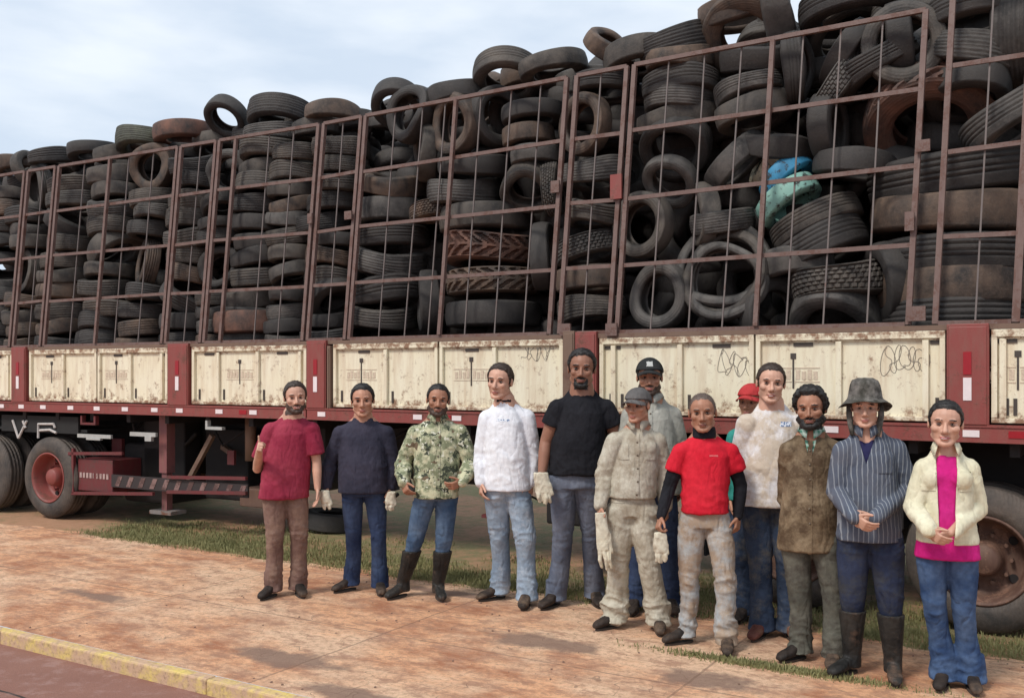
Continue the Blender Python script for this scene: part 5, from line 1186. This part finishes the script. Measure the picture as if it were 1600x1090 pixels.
MAROON = cloth('maroon_cotton', (.25,.022,.050), (.36,.055,.085), None); NAVY = cloth('navy_knit', (.028,.028,.045), (.06,.055,.08)); WHITEC = cloth('white_cotton', (.74,.75,.80), (.84,.85,.88), None, fscale=5)
WHITED = cloth('white_dirty_cotton', (.72,.71,.74), (.84,.83,.84), (.50,.40,.29), .8, fscale=5); BLACKC = cloth('black_cotton', (.010,.010,.013), (.022,.022,.027)); GREYC = cloth('faded_grey_cotton', (.33,.33,.29), (.46,.45,.40))
COVER = cloth('dirty_cream_overall', (.46,.42,.33), (.60,.57,.48), (.27,.22,.16), .6, fscale=5); REDC = cloth('bright_red_cotton', (.55,.012,.028), (.68,.03,.05)); TEAL = cloth('teal_cotton', (.03,.22,.19), (.05,.3,.26))
APRON = cloth('stained_brown_leather', (.17,.115,.065), (.34,.26,.17), (.06,.035,.02), .75, .7, 5); OLIVE = cloth('grey_green_work_cloth', (.085,.085,.07), (.16,.15,.12), (.05,.04,.035), .5)
TAUPE = cloth('brown_dusty_cloth', (.15,.085,.07), (.26,.165,.135), (.30,.2,.15), .5); JD = cloth('dark_blue_denim', (.022,.036,.085), (.06,.085,.15)); JM = cloth('mid_blue_denim', (.045,.085,.16), (.14,.20,.29), None, fscale=6)
JL = cloth('light_faded_denim', (.21,.28,.37), (.36,.43,.51), (.52,.57,.62), .3, fscale=5); JG = cloth('grey_blue_denim', (.10,.12,.17), (.19,.21,.26)); JP = cloth('pale_dirty_denim', (.33,.36,.38), (.48,.50,.50), (.34,.24,.16), .85, fscale=5)
JN = cloth('dirty_navy_denim', (.022,.035,.065), (.06,.085,.14), (.14,.13,.11), .4); JW = cloth('blue_flared_denim', (.03,.06,.14), (.10,.16,.28), None, fscale=7); NV2 = cloth('dark_navy_work_cloth', (.018,.026,.055), (.04,.05,.09), (.05,.05,.05), .5)
CREAMC = cloth('cream_corduroy', (.66,.61,.43), (.78,.74,.56)); PINK = cloth('magenta_cotton', (.52,.012,.17), (.62,.03,.24)); CAPG = cloth('grey_cap_cloth', (.09,.085,.085), (.15,.14,.135)); CAPB = cloth('black_cap_cloth', (.02,.022,.022), (.045,.045,.045)); CAPR = cloth('red_cap_cloth', (.42,.03,.035), (.5,.06,.06))
HATM = cloth('mottled_grey_hat_cloth', (.06,.055,.05), (.24,.22,.20), (.035,.035,.025), .6, fscale=26); NAVYT = cloth('navy_tee_cotton', (.02,.02,.07), (.035,.035,.10)); MARB = plain('dark_red_belt_cloth', (.12,.01,.015), .7); BAND = cloth('pink_neckband', (.55,.28,.30))
DN = (0,.05,-1)
def arm(el, wr, **k): return W_(el=el, wr=wr, **k)

person('smiling bearded man in maroon shirt and brown trousers giving a thumbs up', 7.40, (461,596,646), yaw=4, htilt=-3, sh=[(424,674),(486,672)], smile=True, skin=SK_L, hair=H_BRN, beard=(H_ST,.004,'full'),
  arms=[arm((402,732,.02),(405,704,-.24), dir=(-.1,.75,.4), th=(.1,.1,1), thumb=(-.1,.1,1), curl=1.25, side=1), arm((495,722,0),(496,762,-.03), dir=(.05,.05,-1), th=(0,1,0), side=-1, curl=.35)],
  hipx=445, knees=(430,466), feet=[(424,932,-35),(467,929,8)], top=W_(mat=MAROON, hem=777, sleeve='short', hw=.20, band=BAND, loose=1.12, sl=.75, wr=.006), bottom=W_(mat=TAUPE, leg=1.05, hem=.072, wr=.008), seed=3, extra='laces')
person('man in dark navy sweater and dark jeans beside the camouflage shirt', 7.50, (567,600,651), yaw=-3, htilt=-2, sh=[(532,678),(604,678)], skin=SK_M, hair=H_BLK, hairlen=.011, build=1.1, hipx=568, belly=.03,
  arms=[arm((516,722,.02),(511,758,0), th=(.3,1,0), side=1, curl=.5), arm((614,722,.02),(611,760,0), th=(-.3,1,0), side=-1, curl=.5)], knees=(551,591), feet=[(545,922,-48),(594,926,5)],
  top=W_(mat=NAVY, hem=768, hw=.19, loose=1.1), bottom=W_(mat=JD, hem=.070), seed=5)
person('man in camouflage shirt with jeans pushed into black rubber boots', 7.28, (684,600,650), yaw=2, hyaw=0, htilt=4, sh=[(650,676),(718,674)], skin=SK_B, lipm=LIPD, hair=H_BLK, hairlen=.008, beard=(H_ST,.003,'full'), hipx=682,
  arms=[arm((630,722,.03),(630,752,-.10), dir=(.25,.4,-.75), th=(.5,.6,.2), side=1, curl=.8), arm((737,724,.0),(722,752,-.16), dir=(-.8,.3,-.35), th=(-.2,.4,.8), side=-1, curl=.7)], knees=(648,694), feet=[(626,932,-42),(686,934,8)],
  boots=True, top=W_(mat=camo_mat(), hem=776, hw=.18, loose=1.18, wr=.008, collar=True, placket=True, pockets=(-1,1)), bottom=W_(mat=JM, wr=.007), seed=6)
person('slim man in white long sleeved top and pale blue jeans, head turned aside', 7.16, (782,568,624), yaw=-6, hyaw=-14, htilt=3, sh=[(762,654),(822,652)], skin=SK_L, hair=H_BRN, hairlen=.010, hipx=792, build=.95,
  arms=[arm((753,708,.02),(752,752,-.04), th=(.3,1,0), side=1, curl=.6), arm((832,710,.02),(829,752,-.02), th=(-.5,1,0), side=-1, curl=.6)], knees=(780,822), feet=[(777,935,-50),(822,946,-4)],
  top=W_(mat=WHITEC, hem=764, hw=.185, loose=1.12, print=(PRINT,.0,.15,.05,.012), band=BLACKC), bottom=W_(mat=JL, hem=.074, leg=1.05, wr=.008), seed=8)
person('tall muscular man in black tee shirt and grey jeans, tallest of the line', 6.98, (909,546,607), yaw=0, hyaw=-3, htilt=2, sh=[(872,640),(946,640)], skin=SK_D, lipm=LIPD, hair=H_BLK, hairlen=.012, hipx=900, build=1.12, beard=(H_BLK,.0035,'goatee'),
  arms=[arm((853,690,.03),(847,738,-.03), th=(.3,1,0), side=1, curl=.7), arm((968,690,.03),(972,742,0), th=(0,1,0), side=-1, curl=.5)], knees=(882,926), feet=[(866,946,-30),(930,942,10)],
  top=W_(mat=BLACKC, hem=740, hw=.165, sleeve='short', sl=.5, loose=1.08, wr=.004), bottom=W_(mat=JG, hem=.070, leg=1.03), seed=9)
person('man in black cap with badge and faded grey shirt, half hidden behind the pale overalls', 6.95, (1015,558,618), yaw=0, hyaw=0, sh=[(984,652),(1052,650)], skin=SK_M, hair=H_BLK, hairlen=.008, hipx=1016, build=1.12,
  arms=[arm((972,705,.03),(975,750,0), side=1), arm((1066,706,.03),(1066,750,.02), side=-1)], knees=(1000,1046), feet=[(992,955,-10),(1048,955,8)], cap=W_(kind='cap', mat=CAPB, badge=plain('pale_badge', (.4,.4,.38))),
  top=W_(mat=GREYC, hem=770, hw=.19, collar=True, placket=True), bottom=W_(mat=JD), seed=10, beard=(H_ST,.002,'full'))
P7 = person('older man in grey cap and dirty cream overalls and a long hanging glove', 6.44, (997,604,660), yaw=-4, hyaw=-22, sh=[(962,686),(1026,686)], skin=SK_M, hair=H_GRY, hairlen=.006, hipx=988, build=.98,
  arms=[arm((944,740,.02),(938,788,-.03), th=(.4,1,0), side=1, curl=.7), arm((1040,742,.03),(1040,790,-.02), th=(-.4,1,0), side=-1, curl=.6)], knees=(967,1012), feet=[(956,980,-42),(1030,986,6)], cap=W_(kind='cap', mat=CAPG),
  top=W_(mat=COVER, hem=776, hw=.165, loose=1.2, wr=.008, collar=True, placket=True, pockets=(-1,1), name='overall_top'), bottom=W_(mat=COVER, leg=1.22, hem=.085, wr=.010, belt=COVER, hip=.168), seed=11)
person('man in bright red tee shirt over black sleeves with pale dirty jeans', 6.07, (1098,614,675), yaw=-2, hyaw=0, htilt=-3, sh=[(1064,702),(1140,702)], skin=SK_B, lipm=LIPD, hair=H_GRY, hairlen=.002, hipx=1102, build=1.02,
  arms=[arm((1046,760,.02),(1033,806,-.05), th=(.4,1,0), side=1, curl=.9), arm((1157,758,.02),(1153,806,-.02), th=(-.5,1,0), side=-1, curl=.6)], knees=(1078,1130), feet=[(1068,1004,-52),(1136,1018,2)],
  top=W_(mat=REDC, hem=799, hw=.155, sleeve='short', sl=.55, wr=.007, under=BLACKC, print=(cloth('pale_red_print', (.62,.12,.12), (.66,.2,.2)),.06,.14,.03,.008)), bottom=W_(mat=JP, hem=.070, leg=1.05, wr=.010, belt=MARB, rise=.075), seed=12)
person('man in red cap almost wholly hidden behind the big white tee shirt', 6.66, (1174,598,654), yaw=-8, hyaw=-12, sh=[(1148,676),(1206,676)], skin=SK_M, hair=H_BLK, hairlen=.007, hipx=1172, build=.95,
  arms=[arm((1140,730,.0),(1142,776,0), side=1), arm((1212,730,.0),(1212,776,0), side=-1)], knees=(1160,1188), feet=[(1162,968,-10),(1190,968,10)], cap=W_(kind='cap', mat=CAPR), top=W_(mat=TEAL, hem=780, hw=.17), bottom=W_(mat=JN), seed=13)
person('big smiling man in white tee shirt with dirt stains and dark jeans', 6.30, (1204,568,630), yaw=3, hyaw=2, htilt=4, sh=[(1168,672),(1246,668)], skin=SK_L, hair=H_BRN, hairlen=.009, smile=True, hipx=1204, build=1.15, belly=.04,
  arms=[arm((1160,730,.08),(1168,786,.05), side=1), arm((1262,730,.08),(1262,788,.08), side=-1)], knees=(1188,1228), feet=[(1188,994,-20),(1236,996,10)], shoe=BROWNSHOE,
  top=W_(mat=WHITED, hem=787, hw=.19, sleeve='short', sl=.7, loose=1.2, print=(PRINT,.085,.13,.04,.018)), bottom=W_(mat=JN, leg=1.12, hem=.08), seed=14)
person('bearded curly haired man in long brown leather jacket over green plaid collar', 5.76, (1267,606,670), yaw=-4, hyaw=-3, htilt=-3, sh=[(1232,716),(1304,714)], skin=SK_B, lipm=LIPD, hair=H_BLK, hairlen=.024, hipx=1262, beard=(H_BLK,.007,'full'),
  arms=[arm((1228,782,.14),(1250,820,.22), dir=(.6,-.2,-.3), side=1), arm((1308,782,.14),(1290,820,.24), dir=(-.6,-.2,-.3), side=-1)], knees=(1250,1298), feet=[(1246,1030,-38),(1304,1040,-6)],
  top=W_(mat=APRON, hem=858, hw=.185, loose=1.0, wr=.006, name='jacket', placket=True, inner=(plaid_mat(),.05,.0,1.2), collar=plaid_mat()), bottom=W_(mat=OLIVE, leg=1.08, hem=.08, wr=.009), seed=15)
person('man in mottled bucket hat and striped shirt with hands clasped, wearing tall dark boots', 5.45, (1352,602,668), yaw=-2, hyaw=2, sh=[(1318,714),(1398,708)], skin=SK_L, hair=H_BRN, hairlen=.008, hipx=1358, build=1.05,
  arms=[arm((1306,768,.0),(1334,806,-.22), dir=(.6,.3,-.45), th=(.2,.4,.9), side=1, curl=.6), arm((1420,764,.0),(1368,808,-.22), dir=(-.75,.3,-.35), th=(-.2,.5,.8), side=-1, curl=.6)], knees=(1336,1386), feet=[(1326,1052,-35),(1396,1062,6)], boots=True,
  cap=W_(kind='bucket', mat=HATM), top=W_(mat=stripe_mat(), hem=842, hw=.178, loose=1.12, wr=.007, collar=True, inner=(NAVYT,.06,.0,1.22), pockets=(1,)), bottom=W_(mat=NV2, leg=1.12, wr=.008), seed=16)
P13 = person('smiling woman in cream jacket over magenta top and flared blue jeans', 5.19, (1477,626,697), yaw=2, hyaw=-2, htilt=3, sh=[(1446,734),(1512,734)], skin=SK_L, lipm=LIPW, hair=H_BLK, hairlen=.009, female=True, smile=True, hipx=1480, build=.98,
  arms=[arm((1427,792,.0),(1452,828,-.20), dir=(.6,.3,-.5), th=(.3,.4,.9), side=1, curl=.55), arm((1528,794,.0),(1486,832,-.20), dir=(-.75,.3,-.35), th=(-.2,.5,.8), side=-1, curl=.55)], knees=(1466,1506), feet=[(1474,1072,-12),(1518,1076,8)],
  top=W_(mat=CREAMC, hem=846, hw=.178, waist=.94, loose=1.12, name='jacket', collar=True, cgap=1.6, inner=(PINK,.055,.035,None), idrop=.085, iw=1.06, ineck=-.075, pockets=(-1,1), wr=.005), bottom=W_(mat=JW, leg=.96, hem=.082, drop=.05, hip=.155, wr=.005, rise=.0), seed=17)
# gloves held in hands
held_glove(None, 508, 766, 7.40, .15, .075, 'light work glove in the left hand of the navy sweater man', lean=.1)
held_glove(None, 611, 768, 7.42, .15, .075, 'pale work glove hanging beside the camouflage sleeve', lean=-.05)
held_glove(None, 845, 738, 6.84, .23, .12, 'cream work gloves held by the man in black', lean=.15)
held_glove(None, 938, 800, 6.34, .40, .09, 'longest cream glove, hanging beside the overalls', lean=.12)
held_glove(None, 1032, 832, 5.98, .19, .085, 'small cream glove dangling between the overalls and the pale jeans')
